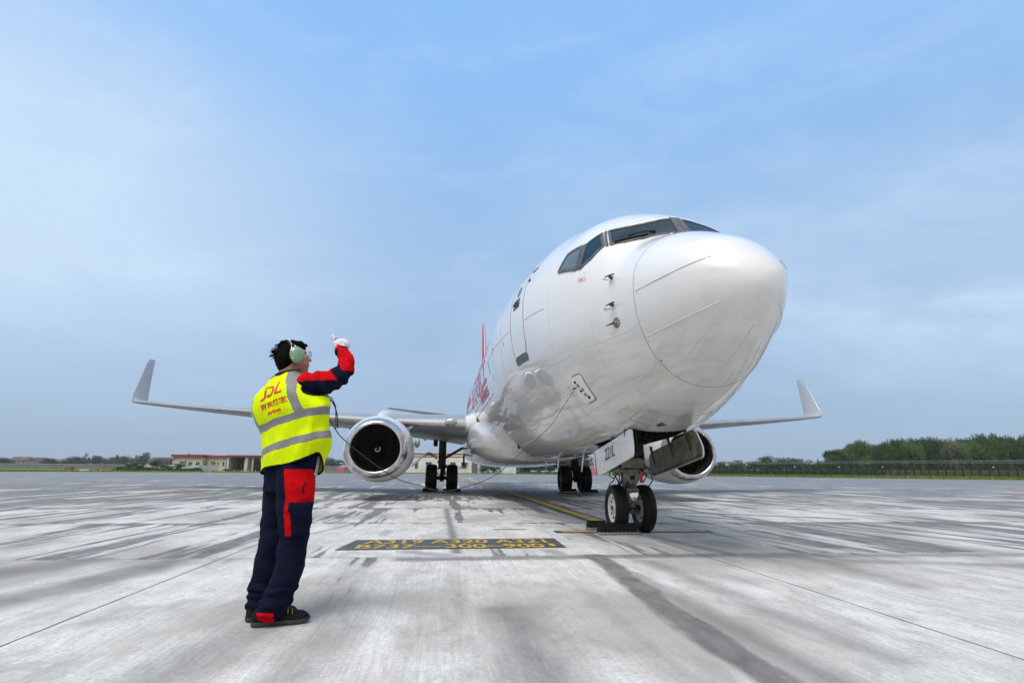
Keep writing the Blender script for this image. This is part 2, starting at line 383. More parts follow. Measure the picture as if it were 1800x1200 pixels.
# ================================================================ SETTING
def at(px,D):
    """ground point seen in column px at D metres from the camera along its level axis"""
    d=FW+R2*((px-900)/FPX)-U2*((828-600)/FPX); d=Vector((d.x,d.y,0)); h=Vector((math.sin(YAW),math.cos(YAW),0))
    return Vector((CAMP.x,CAMP.y,0))+d*(D/d.dot(h))
AP=[(-1500,-300),(-1500,93)]+[tuple(at(px,D))[:2] for px,D in ((-5,103),(300,128),(620,150),(930,165),(1240,165),(1500,137),(1800,118),(2100,100))]+[(330,-120),(330,-300)]
def apron_material():
    s=NT('apron_concrete'); z=s.n('ShaderNodeSeparateXYZ'); s.l(s.obj(),z.inputs[0]); x,y=z.outputs[0],z.outputs[1]
    M=s.math
    wx=s.noise(s.vec((1,.35,1)),1.1,4,.55); wx=M('SUBTRACT',wx,.5)
    xw=M('ADD',x,M('MULTIPLY',wx,.22))
    # panel ids
    py=M('DIVIDE',M('SUBTRACT',y,1.62),3.86); pj=M('FLOOR',py); pi_=M('FLOOR',M('DIVIDE',x,5.0))
    cmb=s.n('ShaderNodeCombineXYZ'); s.l(pi_,cmb.inputs[0]); s.l(pj,cmb.inputs[1])
    wn=s.n('ShaderNodeTexWhiteNoise'); wn.noise_dimensions='2D'; s.l(cmb.outputs[0],wn.inputs[0]); rnd=wn.outputs[0]
    cm2=s.n('ShaderNodeCombineXYZ'); s.l(xw,cm2.inputs[0]); s.l(y,cm2.inputs[1]); s.l(M('MULTIPLY',pj,3.7),cm2.inputs[2])
    st1=s.noise(s.vec((1.15,.13,1),src=cm2.outputs[0]),1.,5,.62,.25)
    st2=s.noise(s.vec((4.6,.16,1),(5,3,1),src=cm2.outputs[0]),1.,4,.6,.2)
    st3=s.noise(s.vec((.5,.16,1),(9,1,2),src=cm2.outputs[0]),1.,3,.5,.2)
    f=M('ADD',M('MULTIPLY',st1,.44),M('ADD',M('MULTIPLY',st2,.38),M('MULTIPLY',st3,.18)))
    bias=s.map(y,1.6,1.7,-.078,-.020,'LINEAR'); bx_=M('MULTIPLY',M('MULTIPLY',s.map(x,-5.2,-4.4,0,1),s.map(x,.9,1.4,1,0)),M('MULTIPLY',s.map(y,1.64,1.68,0,1),s.map(y,5.3,5.5,1,.25))); bias=M('SUBTRACT',bias,M('MULTIPLY',bx_,.055)); bias=M('ADD',bias,s.map(y,8,14,0,.040)); bias=M('ADD',bias,s.map(y,14,26,0,.040)); bias=M('ADD',bias,s.map(y,26,60,0,.030)); bias=M('ADD',bias,M('MULTIPLY',s.map(y,1.7,1.75,0,1),.012))
    bias=M('ADD',bias,M('MULTIPLY',M('SUBTRACT',rnd,.5),.05))
    lft=s.map(x,-5.,-9.,0,.025); bias=M('ADD',bias,M('MULTIPLY',lft,s.map(y,-1,4,1.0,.3)))
    # damp along transverse joints, on the camera side of each
    pf=M('FRACT',py); bias=M('ADD',bias,s.map(pf,.80,1.0,0,.045)); bias=M('ADD',bias,s.map(pf,0.0,.05,.03,0))
    g=M('ADD',f,bias)
    wet=s.map(g,.510,.532); 
    soft=M('MULTIPLY',s.map(g,.40,.58,0,.50),s.map(y,1.6,2.2,1,.35))
    # individual marks: (x0,y0,x1,y1,half width,soft edge,strength)
    MK=[(-1.22,1.6,-1.41,-3.2,.115,.05,.85),(-1.17,.5,-1.13,-3.2,.075,.17,.55),(-.78,1.2,-.62,-1.8,.09,.16,.42),
        (-3.2,1.46,.3,1.56,.13,.12,.75),(.5,1.5,4.6,1.35,.16,.16,.6),(1.2,1.1,3.6,.55,.10,.22,.5),
        (1.66,4.1,1.80,2.1,.06,.05,.75),(1.80,2.1,1.88,1.7,.03,.03,.6),(2.3,7.1,3.6,4.8,.13,.10,.75),(3.6,4.8,4.7,1.8,.10,.08,.7),(2.5,8.,5.2,6.2,.2,.15,.7),
        (.87,1.6,1.1,.9,.11,.14,.45),(1.05,1.0,.95,-.2,.07,.2,.35),(-2.72,9.2,-2.66,1.9,.055,.07,.75),(-2.40,-.7,-2.38,-2.6,.14,.22,.62),(-3.85,-1.1,-4.2,-2.4,.16,.3,.5),
        (-5.35,1.4,-5.75,-.4,.22,.2,.65),(-6.3,1.5,-7.4,-1.2,.26,.25,.65),(-3.2,2.0,-2.8,1.75,.12,.1,.5),(-1.62,2.05,-1.55,1.7,.1,.1,.5),(-3.4,-.95,-3.5,-1.8,.10,.2,.35),
        (-1.95,4.35,-1.62,4.35,.10,.05,.7),(-2.2,5.2,-2.0,4.9,.05,.06,.5),(.1,3.4,.35,1.7,.10,.12,.6),(-1.05,7.6,-.5,5.3,.035,.04,.6),(-4.3,5.2,-4.6,3.9,.05,.06,.5),(-3.6,4.3,-3.62,3.6,.05,.08,.4)]
    nz=M('MULTIPLY',M('SUBTRACT',s.noise(s.vec((7,2.2,1)),1.,4,.65),.5),.30)
    nz2=M('MULTIPLY',M('SUBTRACT',s.noise(s.vec((1.4,.5,1),(3,3,3)),1.,3,.5),.5),.25)
    mx=None
    for (x0,y0,x1,y1,hw,se,k) in MK:
        k=min(1.,k*1.18); se*=.8
        dx,dy=x1-x0,y1-y0; l2=dx*dx+dy*dy
        px_=M('SUBTRACT',M('ADD',x,M('MULTIPLY',nz2,1.) if hw>.08 else 0.),x0); py_=M('SUBTRACT',y,y0)
        h=M('DIVIDE',M('ADD',M('MULTIPLY',px_,dx),M('MULTIPLY',py_,dy)),l2,cl=True)
        ex=M('SUBTRACT',px_,M('MULTIPLY',h,dx)); ey=M('SUBTRACT',py_,M('MULTIPLY',h,dy))
        d=M('SQRT',M('ADD',M('MULTIPLY',ex,ex),M('MULTIPLY',ey,ey))); d=M('ADD',d,M('MULTIPLY',nz,min(1,hw*4)))
        v=s.map(d,hw+se,max(hw-se,0.),0,k); mx=v if mx is None else M('MAXIMUM',mx,v)
    # broom texture, joints, blotches
    broom=s.noise(s.vec((170,2.6,1)),1.,3,.6); blot=s.noise(s.vec((2.1,1.3,1)),1.6,8,.68,.3); blot2=s.noise(s.vec((.7,.35,1),(4,4,4)),1.,5,.55)
    fib=s.noise(s.vec((22,1.7,1)),1.,5,.65); grit=s.noise(s.vec((1,1,1)),38.,4,.7)
    dry=s.mix(s.map(blot,.32,.70),(.73,.73,.735),(.53,.527,.52)); dry=s.mix(s.map(blot2,.44,.64,0,.85),dry,(.335,.318,.29))
    dry=s.mix(M('MULTIPLY',s.map(broom,.30,.70),.20),dry,(.30,.30,.30)); dry=s.mix(M('MULTIPLY',s.map(fib,.42,.74),.16),dry,(.33,.33,.32)); dry=s.mix(M('MULTIPLY',s.map(grit,.42,.66),.42),dry,(.30,.295,.28)); lines_=s.noise(s.vec((46,1.1,1),(2,2,2)),1.,6,.78); dry=s.mix(M('MULTIPLY',s.map(lines_,.42,.62),.30),dry,(.27,.27,.27)); spk=s.noise(s.vec((1,1,1),(9,3,1)),13.,2,.5); dry=s.mix(M('MULTIPLY',s.map(spk,.70,.76),.5),dry,(.20,.195,.19)); sm=s.noise(s.vec((3.4,2.,1),(6,1,3)),1.2,9,.75,.6); dry=s.mix(M('MULTIPLY',s.map(sm,.50,.62),.36),dry,(.245,.24,.23))
    wetc=s.mix(s.map(blot,.3,.7),(.125,.124,.128),(.070,.068,.068)); wetc=s.mix(M('MULTIPLY',s.map(fib,.35,.7),.30),wetc,(.23,.228,.225))
    near=s.map(y,6,30,1,0)
    wall=M('MAXIMUM',wet,mx,cl=True)
    wall2=M('MAXIMUM',wall,soft)
    wall2=M('MULTIPLY',wall2,s.map(fib,.25,.5,.72,1.0)); wall2=M('MULTIPLY',wall2,s.map(sm,.35,.60,1.0,.80))
    c=s.mix(wall2,dry,wetc)
    tan=s.noise(s.vec((.8,.3,1),(7,7,7)),1.1,5,.6); c=s.mix(M('MULTIPLY',s.map(tan,.50,.75),.20),c,(.30,.265,.22))
    # faint far old red line
    # joints
    jx=M('ABSOLUTE',M('SUBTRACT',M('FRACT',M('ADD',M('DIVIDE',x,5.),.5)),.5)); jl=M('LESS_THAN',jx,.0016)
    jy=M('ABSOLUTE',M('SUBTRACT',M('FRACT',M('ADD',py,.5)),.5)); jl2=M('LESS_THAN',jy,.0026)
    jt=M('MULTIPLY',M('MAXIMUM',jl,M('MULTIPLY',jl2,.75)),s.map(broom,.25,.6,.55,1))
    jh=M('MULTIPLY',s.map(jy,.002,.012,.5,0),1.0)
    c=s.mix(jt,c,(.05,.048,.045))
    rough=M('SUBTRACT',.88,M('MULTIPLY',wall,s.map(y,5,40,.22,.42)))
    s.set(c,rough,0.,None,.4)
    h=M('ADD',M('MULTIPLY',broom,.6),M('MULTIPLY',s.noise(s.vec((1,1,1)),90,3,.6),.4)); h=M('SUBTRACT',h,M('MULTIPLY',jt,2.))
    s.bump(h,.16,.004)
    return s.m
apron_material()
def sheet(name,pts,z,mat,kind='structure'):
    o=mk(name,[(a,b,z) for a,b in pts],[tuple(range(len(pts)))],mat,None,None,False); tag(o,kind=kind); return o
s=NT('grass_ground'); v=s.vec((1,1,1)); f1=s.noise(v,.06,6,.6); f2=s.noise(v,1.2,5,.7)
s.set(s.mix(s.map(f2,.3,.7,0,.5),s.mix(s.map(f1,.35,.65),(.085,.145,.030),(.17,.20,.055)),(.05,.085,.02)),.95,0,None,.1)
sheet('ground',[(-3000,-600),(3000,-600),(3000,4000),(-3000,4000)],-.06,'grass_ground')
ap=[Vector((a,b)) for a,b in AP]; sheet('apron',AP[::-1],0.,'apron_concrete')
simple('paint_yellow',(.60,.40,.03),.6,0,.22,6,.1,stretch=(1,.4,1),col2=(.42,.30,.06))
simple('paint_black',(.045,.045,.05),.55,0,.25,5,.1,stretch=(1,.4,1),col2=(.085,.085,.09))
simple('paint_yellow_worn',(.58,.38,.03),.6,0,.3,40,.1,stretch=(1,.35,1),col2=(.20,.15,.06))
simple('paint_red_worn',(.42,.13,.14),.7,0,.2,3)
simple('paint_white_worn',(.55,.55,.56),.7,0,.2,3)
def flat(mb,x0,y0,x1,y1,z): mb.add([(x0,y0,z),(x1,y0,z),(x1,y1,z),(x0,y1,z)],[(0,1,2,3)])
# parking markings: part of the ground
mb=MB(); flat(mb,-.22,4.25,.22,120,.004); flat(mb,-1.16,3.80,1.28,4.10,.0045); mb.build('marking_border','paint_black',None,False)
mb=MB(); flat(mb,-.115,4.3,.115,120,.008); flat(mb,-1.06,3.88,1.18,4.02,.0085); mb.build('yellow_marking_line','paint_yellow',None,False)
mb=MB(); mb.add([(-4.0,2.15,.004),(-1.36,2.24,.004),(-1.33,3.16,.004),(-3.90,3.08,.004)],[(0,1,2,3)]); mb.build('stand_marking_panel','paint_black',None,False)
mb=MB()
def ground_text(body,x0,x1,y0,y1,z):
    v,f=text_mesh(body,1,0,.020); xs=[p.x for p in v];ys=[p.y for p in v]
    mb.add([(x0+(p.x-min(xs))/(max(xs)-min(xs))*(x1-x0),y0+(p.y-min(ys))/(max(ys)-min(ys))*(y1-y0)+(p.x-0)*0,z) for p in v],f)
    return
ground_text("A319 A320 A321",-3.76,-1.50,2.66,3.03,.008); ground_text("B737—300~900",-3.80,-1.60,2.23,2.58,.008)
flat(mb,-1.53,2.34,-1.46,2.60,.008)
# stencil bridges: cut by thin black bars across the letters
mb.build('stand_marking_letters','paint_yellow_worn',None,False)
mb=MB()
for k in range(14):
    x=-3.665+k*.158; flat(mb,x,2.66,x+.007,3.05,.0095) if k%3==0 else None
mb.build('stencil_bridges','paint_black',None,False)
for n_ in ('marking_border','yellow_marking_line','stand_marking_panel','stand_marking_letters','stencil_bridges'): tag(bpy.data.objects[n_],kind='structure')
mb=MB()
for px_,py_ in ((1395,853),(1455,856),(1512,859),(1588,862),(1678,866),(1785,871),(1330,851)):
    # far worn red dashes of a taxi edge line
    D=.87*FPX/(py_-830.5-(px_-900)*.009)*1.0; p=at(px_,D); mb.box((p.x,p.y,.004),(.55,.20,.003),Matrix.Rotation(R(35),3,'Z'))
tag(mb.build('red_marking_dashes','paint_red_worn',None,False),kind='structure')
mb=MB()
for i in range(26):
    p=at(-40+i*28,62+4*math.sin(i)); 
mb=MB(); a=at(-60,52);b=at(640,70); d=(b-a); n_=Vector((-d.y,d.x,0)).normalized()*.12; mb.add([a-n_+Vector((0,0,.004)),b-n_+Vector((0,0,.004)),b+n_+Vector((0,0,.004)),a+n_+Vector((0,0,.004))],[(0,1,2,3)]); tag(mb.build('faded_red_line','paint_red_worn',None,False),kind='structure')
def smoothc(P,n=6):
    o_=[]
    for i in range(len(P)-1):
        p0,p1,p2,p3=P[max(i-1,0)],P[i],P[i+1],P[min(i+2,len(P)-1)]
        for k in range(n):
            t=k/n; o_.append(.5*((2*p1)+(-p0+p2)*t+(2*p0-5*p1+4*p2-p3)*t*t+(-p0+3*p1-3*p2+p3)*t**3))
    return o_+[P[-1]]
# ================================================================ AIRCRAFT
PL=empty('cargo_airplane',(0,4,0)); tag(PL,'white twin-engine cargo jet with red titles parked nose-on, nose gear door open','airplane')
BASE=Vector((0,4,0))
def fixp(o):   # parts are modelled in world coordinates; the parent Empty stands under the nose gear
    o.matrix_parent_inverse=Matrix.Translation(-BASE); return o
def part(mb,name,mats,parent=PL,smooth=True,angle=None):
    o=mb.build(name,mats,parent,smooth,angle)
    if parent is PL: fixp(o)
    return o
# --- fuselage shell with the nose gear bay cut out
sv=[.0015,.006,.015,.03,.05,.08,.12,.17,.23,.30,.38,.47,.57,.68,.80,.92,1.0,1.1,1.2,1.3,1.38,1.43,1.48,1.53,1.6,1.67,1.75,1.85,1.95,2.05,2.15,2.28,2.4,2.55,2.65,2.8,3.0,3.2,3.4,3.6,3.8,4.05,4.3,4.45,4.7,5.0,5.3,5.7,6.1,6.6,7.2,8,9,10.5,12,14,16,18,20,22,24,25,26,27,28,29,30,31,32,33,34,35,36,37,37.7,38]
NR=128; fb=MB(); fb.loft([[fus(a,360*k/NR) for k in range(NR)] for a in sv],True,True,True)
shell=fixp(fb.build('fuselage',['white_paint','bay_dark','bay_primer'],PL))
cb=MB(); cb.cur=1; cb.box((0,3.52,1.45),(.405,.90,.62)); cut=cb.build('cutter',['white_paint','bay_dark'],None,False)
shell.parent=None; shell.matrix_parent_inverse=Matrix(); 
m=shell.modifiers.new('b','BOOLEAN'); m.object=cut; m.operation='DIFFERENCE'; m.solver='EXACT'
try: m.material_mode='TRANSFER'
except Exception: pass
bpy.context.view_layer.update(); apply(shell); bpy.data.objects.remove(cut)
me=shell.data; me.set_sharp_from_angle(angle=R(35))
shell.parent=PL; fixp(shell)
def sub(mb,name,mats,parent,smooth=True,angle=None): return mb.build(name,mats,parent,smooth,angle)
# bay inside: frames and pipes
mb=MB()
for y in (2.75,3.1,3.45,3.8,4.15):
    for sgn in (-1,1): mb.box((sgn*.385,y,1.77),(.012,.015,.28))
    mb.box((0,y,2.03),(.38,.02,.03))
for k in range(9): mb.tube([(-.3+.07*k,2.7,1.9-.02*(k%3)),(-.32+.075*k,3.4,1.82),(-.28+.07*k,4.3,1.9)],.010+.004*(k%3),6)
for k in range(6): mb.tube([(-.37,2.9+.22*k,1.55),(-.30+.02*k,3.0+.2*k,1.7),(-.2,3.1+.15*k,1.95)],.012,6)
sub(mb,'bay_frame',['bay_primer'],shell,False)
def both(fn):
    for sd in (1,-1): fn(sd)
# --- cockpit windows: pane + frame ring per window
W1=[(1.715,3.0),(1.688,16.5),(1.70,25),(1.751,32.4),(1.85,38.2),(1.973,43.0),(1.84,48.6),(1.738,53.7),(1.603,45.7),(1.484,33.2),(1.455,20),(1.435,5.)]
W2=[(2.056,46.3),(2.13,52.6),(2.196,58.0),(2.128,67.6),(2.112,76.2),(1.94,67.9),(1.836,56.4)]
W3=[(2.275,59.1),(2.42,62.3),(2.551,64.9),(2.606,70.9),(2.673,76.7),(2.198,76.7),(2.205,69.0)]
def window(poly,sd,gm,rr,fw,rivets=False):
    pl=roundpoly(poly,rr,3)
    mb=MB(); fill_poly(mb,pl,.006,sd); o=part(mb,'cockpit_window',[gm])
    mb=MB(); strip(mb,pl,fw,.013,sd,.04,True); sub(mb,'frame',['frame_grey'],o,True,40)
    return o
for sd in (1,-1):
    o=window(W1,sd,'cockpit_glass',.008,.036); window(W2,sd,'cockpit_glass',.012,.038); window(W3,sd,'cockpit_glass_pale',.030,.044)
    mb=MB(); strip(mb,[(2.03,43.8),(1.90,50),(1.775,55.9)],.036,.010,sd); part(mb,'window_post',['frame_grey'],PL,True,40)
    mb=MB(); strip(mb,[(2.25,57.6),(2.168,67),(2.155,77.)],.040,.010,sd); part(mb,'window_post',['frame_grey'],PL,True,40)
mb=MB(); strip(mb,[(1.40,0.),(1.50,0.),(1.62,0.),(1.76,0.)],.135,.011); part(mb,'window_post',['frame_grey'],PL,True,40)
def riv(poly,n,sd,off,r,mb):
    pts=curve(poly,.001) if 0 else curve(poly,.02)
    for k in range(n):
        q=pts[int((k+.5)/n*(len(pts)-1))]; p=mir(fus(q[0],q[1],off),sd); m1=MB(); m1.sphere(p,r,6,4); part(m1,'window_rivet',['seam_pale'])
mb=None
for sd in (1,-1):
    riv([(1.80,2.8),(1.80,26),(1.86,33),(2.085,42.3)],34,sd,.012,.006,mb); riv([(2.27,57.6),(2.60,64.),(2.735,77.)],16,sd,.012,.005,mb); riv([(1.42,2),(1.70,2.6)],8,sd,.013,.005,mb)
for sd in (1,-1):
    mb=MB(); a=mir(fus(1.500,24,.03),sd); b=mir(fus(1.60,41,.045),sd); mb.tube([a,mir(fus(1.54,30,.045),sd),mir(fus(1.575,37,.05),sd),b],.008,8); mb.tube([mir(fus(1.50,29,.022),sd),mir(fus(1.535,35,.022),sd),mir(fus(1.60,43,.022),sd),mir(fus(1.70,51.5,.022),sd)],.011,8); mb.sphere(a,.022,8,6); mb.sphere(mir(fus(1.52,26,.03),sd),.016,8,6); mb.sphere(b,.016,8,6)
    part(mb,'windscreen_wiper',['black_matt'])
for sd in (1,-1):
    for d_,s_ in ((6,1.36),(14,1.35)):
        mb=MB(); mb.sphere(mir(fus(s_,d_,.004),sd),(.030,.018,.014),8,5); part(mb,'wiper_fairing',['seam_pale'])
# --- radome joint, fasteners, lightning strips
mb=MB(); strip(mb,[(1.10,4.*k) for k in range(90)],.0055,.0012,1,.06,True); o=part(mb,'radome_joint',['seam'])
for d_ in (55,72,84,90,101,110,124,139,155,170,186,205,222,240,260,285,305): mb=MB(); mb.sphere(fus(1.075,d_,-.002),.010 if d_ in (139,) else .0055,8,5); part(mb,'radome_screw',['black_matt'])
S1=[(1.063,93.4),(.803,91.2),(.569,87.1),(.381,79.8),(.267,69.9),(.202,57.0)];S2=[(1.083,120.6),(.816,122.6),(.553,125.2),(.355,128.4),(.205,133.7)];S3=[(1.071,178.5),(.878,179.9),(.688,181.6),(.483,183.4),(.355,185.),(.277,187.2)]
STR=[(S1,1),(S2,1),(S3,1),(S1,-1),(S2,-1)]
for p_,sd in STR:
    c=[mir(fus(a,b,.002),sd) for a,b in p_]; c=smoothc(c,6)
    mb=MB(); mb.tube(c,.006,6); part(mb,'lightning_strip',['seam_pale'])
# --- pitot tubes, angle of attack vane
for sd in (1,-1):
    for (s_,d_) in ((1.502,80.5),(1.49,97.3)):
        mb=MB(); p=mir(fus(s_,d_),sd); nn=(mir(fus(s_,d_,.1),sd)-p).normalized(); t=Vector((0,-1,0)); t=(t-nn*t.dot(nn)).normalized()
        mb.tube([p-nn*.01,p+nn*.04,p+nn*.07+t*.012],[.024,.016,.010],10); mb.tube([p+nn*.07-t*.05,p+nn*.072+t*.04,p+nn*.075+t*.11],[.006,.012,.008],10)
        part(mb,'pitot_tube',['dark_metal'])
        mb=MB(); mb.lathe([(.001,.0),(.003,.055),(.0,.06)],p+nn*.002,nn,16); part(mb,'pitot_plate',['seam_pale'])
    mb=MB(); p=mir(fus(1.482,106.2),sd); nn=(mir(fus(1.482,106.2,.1),sd)-p).normalized(); t=Vector((0,1,0)); t=(t-nn*t.dot(nn)).normalized()
    mb.lathe([(-.01,.0),(.006,.0),(.007,.058),(-.004,.066)],p,nn,24); mb.cyl(p,p+nn*.035,.020,14,.014)
    for k in range(10): mb.sphere(p+nn*.008+Matrix.Rotation(k*.628,3,nn)@(t*.048),.005,6,4)
    o=part(mb,'vane_plate',['wheel_hub']); mb=MB(); mb.tube([p+nn*.03,p+nn*.045+t*.05,p+nn*.05+t*.14],[.010,.010,.004],8); sub(mb,'vane',['black_matt'],o)
# --- service door, starboard
DO=[(3.78,60),(3.86,67),(3.99,74),(4.02,85),(4.06,97),(4.30,107),(4.44,108.6),(5.12,108.9),(5.28,106),(5.26,97),(5.17,85),(4.99,74),(4.70,64),(4.45,60)]
DO=[(4.02,62),(4.02,104),(4.12,108.3),(4.78,108.3),(4.88,104),(4.88,62),(4.78,58),(4.12,58)]
for sd in (1,-1):
    pl=roundpoly(DO,.05,3)
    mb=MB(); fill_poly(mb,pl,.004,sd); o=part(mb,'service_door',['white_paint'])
    mb=MB(); strip(mb,pl,.020,.007,sd,.06,True); sub(mb,'door_seam',['frame_grey'],o)
    mb=MB(); strip(mb,pl,.050,.0055,sd,.06,True); sub(mb,'door_surround',['seam_pale'],o)
    mb=MB(); fill_poly(mb,[(4.02,106),(4.10,112.2),(4.80,112.2),(4.88,106),(4.82,109.4),(4.08,109.4)],.009,sd); 
    mb=MB(); mb.loft(skin_grid([(4.06,108.7),(4.84,108.7),(4.80,112.0),(4.10,112.0)],8,3,.012,sd),False); sub(mb,'scuff_plate',['scuff_grey'],o)
    mb=MB(); fill_poly(mb,roundpoly([(4.37,77.5),(4.57,77.5),(4.57,70.5),(4.37,70.5)],.09,4),.010,sd,6); w_=sub(mb,'porthole',['vent_blue'],o)
    mb=MB(); mb.loft(skin_grid([(4.30,80),(4.66,80),(4.66,85.5),(4.30,85.5)],6,4,.008,sd),False); sub(mb,'handle_recess',['black_gloss'],o)
    mb=MB(); strip(mb,[(4.30,80),(4.66,80),(4.66,85.5),(4.30,85.5)],.022,.012,sd,.05,True); a=mir(fus(4.36,82.2,.03),sd);b=mir(fus(4.60,83.2,.03),sd); mb.tube([a,b],.016,8); sub(mb,'door_handle',['frame_grey'],o)
    mb=MB()
    for q in ([(4.05,92.6),(4.05,92.6)],): pass
    strip(mb,[(3.98,64.5),(3.78,63)],.014,.010,sd); sub(mb,'door_hinge',['black_matt'],o); mb=MB(); strip(mb,[(3.99,71.0),(3.93,70.6)],.03,.016,sd); sub(mb,'door_hinge',['black_matt'],o)
# --- open external power panel with connectors, starboard
PN=roundpoly([(2.455,124.6),(2.735,124.6),(2.735,139.6),(2.455,139.6)],.07,4)
mb=MB(); fill_poly(mb,PN,.014,1,6); strip(mb,PN,.004,.014,1,.04,True); o=part(mb,'power_panel',['door_white'])
mb=MB(); strip(mb,roundpoly([(2.44,124),(2.70,124),(2.70,140.2),(2.44,140.2)],.07,4),.016,.006,1,.04,True); sub(mb,'panel_rim',['seam'],o)
for k,(a,b,r) in enumerate(((2.64,127.2,.020),(2.61,129.3,.027),(2.56,132.0,.025),(2.62,132.5,.017),(2.57,135.0,.027),(2.54,137.2,.022))):
    p=fus(a,b,.014); nn=(fus(a,b,.1)-fus(a,b)).normalized(); mb=MB(); mb.lathe([(0,r),(.010,r*.9),(.012,r*.45),(.004,0)],p,nn,16); sub(mb,'connector',['wheel_hub' if k in (1,2,4) else 'black_matt'],o)
mb=MB(); 
def small_text(body,s0,deg0,size,parent,mat='seam',rot=0,name='lettering',sd=1,off=.004,shear=0,sx_=1.0,bold=.01,cut=.08):
    v,f=text_mesh(body,size,shear,bold*size,1.,cut); ca,sa=math.cos(rot),math.sin(rot); R_=1.85; o_=[]
    for p in v:
        u,w_=p.x*sx_*ca-p.y*sa,p.x*sx_*sa+p.y*ca; o_.append(mir(fus(s0-u*sd if 1 else 0,deg0-w_/R_*57.3,off),sd))
    mb=MB(); mb.add(o_,f); r_=mb.build(name,[mat],parent,False)
    if parent is PL: fixp(r_)
    return r_
# tiny stencil blocks (too small to read in the photograph: kept as rows of strokes)
def strokes(s0,d0,rows,n,mat,name,parent=PL,dx=.018,dy=.7,ln=.012,seed=1,vert=False):
    rd=random.Random(seed); mb=MB()
    for r_ in range(rows):
        for k in range(n if not isinstance(n,list) else n[r_]):
            s_=s0-k*dx-rd.random()*.003; d_=d0+r_*dy
            q=[(s_,d_-.25),(s_-ln,d_-.25),(s_-ln,d_+.25),(s_,d_+.25)]
            if rd.random()<.85: strip(mb,[(s_,d_-.25+rd.random()*.2),(s_-rd.random()*ln,d_+.28)],.0045,.003)
            if rd.random()<.6: strip(mb,[(s_,d_),(s_-ln*.8,d_)],.004,.003)
    part(mb,name,[mat],parent)
strokes(2.12,82.5,4,[10,6,10,5],'title_pink','stencil_lettering',seed=3)
mb=MB(); strip(mb,roundpoly([(2.05,78.6),(1.97,78.6),(1.97,81.4),(2.05,81.4)],.015,3),.004,.003,1,.02,True); part(mb,'stencil_outline',['seam_pale'])
strokes(1.64,81.6,2,[5,9],'seam','stencil_lettering',seed=5,dx=.012); strokes(1.64,98.0,2,[3,8],'seam','stencil_lettering',seed=6,dx=.012)
strokes(4.72,88,4,[7,4,7,6],'title_pink','stencil_lettering',seed=8,dx=.05,dy=1.1,ln=.03); strokes(4.5,87.2,4,[6,7,6,7],'title_pink','stencil_lettering',seed=9,dx=.03,dy=1.0,ln=.02)
strokes(2.90,128,5,[2,3,4,4,3],'seam','stencil_lettering',seed=11,dx=.016,dy=1.7)
# seams and lines
mb=MB(); strip(mb,[(4.9,94.5),(6,94.2),(8,93.7),(12,93.3),(20,93)],.007,.0015,1,.3); strip(mb,[(4.02,94.9),(3.076,92.7)],.006,.002); strip(mb,[(4.40,92.6),(4.0,93.0)],.006,.002)
strip(mb,[(3.75,20),(3.75,62)],.005,.0015,1,.1); strip(mb,[(5.9,60),(5.9,150)],.004,.0015,1,.1); part(mb,'panel_seam',['seam'])
for q in ([(1.13,112),(2.2,114.5),(3.9,116),(6.5,117),(12,117)],[(2.95,84),(2.95,120),(2.95,158)],[(6.9,20),(6.9,60),(6.9,112)],[(3.9,128),(3.9,160)],[(9.0,30),(9.0,90)],[(1.9,100),(1.9,136)],[(5.0,112),(5.0,160)]):
    mb=MB(); strip(mb,q,.0035,.0012,1,.08); part(mb,'lap_joint',['lap_grey'])
mb=MB(); strip(mb,[(1.12,137.4),(2.118,143.6),(3.0,145.8),(4.049,147.3),(8.43,150.4),(11,151)],.014,.002,1,.1); strip(mb,[(1.12,137.4),(2.118,143.6),(4.049,147.3),(8.43,150.4)],.014,.002,-1,.1); part(mb,'belly_seam',['seam_pale'])
mb=MB()
strip(mb,[(6.60,129.4),(6.59,142.3),(6.61,155.0),(6.8,168)],.018,.002,1,.1); part(mb,'red_door_line',['seam_red'])
# access hatch ahead of the gear bay, antennas and drains under the belly
mb=MB(); strip(mb,roundpoly([(1.92,160),(2.36,160),(2.36,200),(1.92,200)],.08,4),.006,.002,1,.05,True); o=part(mb,'nose_hatch',['seam'])
mb=MB(); fill_poly(mb,[(2.20,176),(2.30,174.5),(2.38,177),(2.30,179.5)],.004,1,4); part(mb,'hatch_latch',['frame_grey'])
def blade(y,deg,h,c,mat='seam_pale',tilt=.1):
    p=fus(y,deg); nn=(fus(y,deg,.2)-p).normalized(); mb=MB(); rings=[]
    for k,(hh,cc) in enumerate(((-.02,c),(h*.5,c*.8),(h,c*.45))):
        r_=[]
        for j in range(10):
            a=2*PI*j/10; r_.append(p+nn*hh+Vector((math.sin(a)*.012,math.cos(a)*cc/2+hh*tilt*2.,0)))
        rings.append(r_)
    mb.loft(rings,True,True,True); part(mb,'blade_antenna',[mat])
blade(8.9,178,.30,.18); blade(6.2,176,.34,.12); blade(11.3,182,.25,.3); blade(7.5,2,.3,.35)
mb=MB(); fill_poly(mb,[(9.2,172),(9.7,171),(9.8,175),(9.3,176)],.004,1,4); part(mb,'drain_plate',['frame_grey'])
mb=MB(); strip(mb,[(9.6,150),(10.3,153)],.06,.003); part(mb,'outflow_slot',['black_matt']); 
for q in ((8.0,94.4,101.6),):
    mb=MB(); strip(mb,[(8.15,q[1]),(7.9,q[2])],.05,.004); part(mb,'cabin_vent',['vent_blue'])
mb=MB(); strip(mb,[(5.62,96.2),(5.62,98.4)],.025,.004); part(mb,'static_vent',['seam']); mb=MB(); strip(mb,[(7.0,99),(7.0,99.6)],.03,.004); part(mb,'static_vent',['seam'])
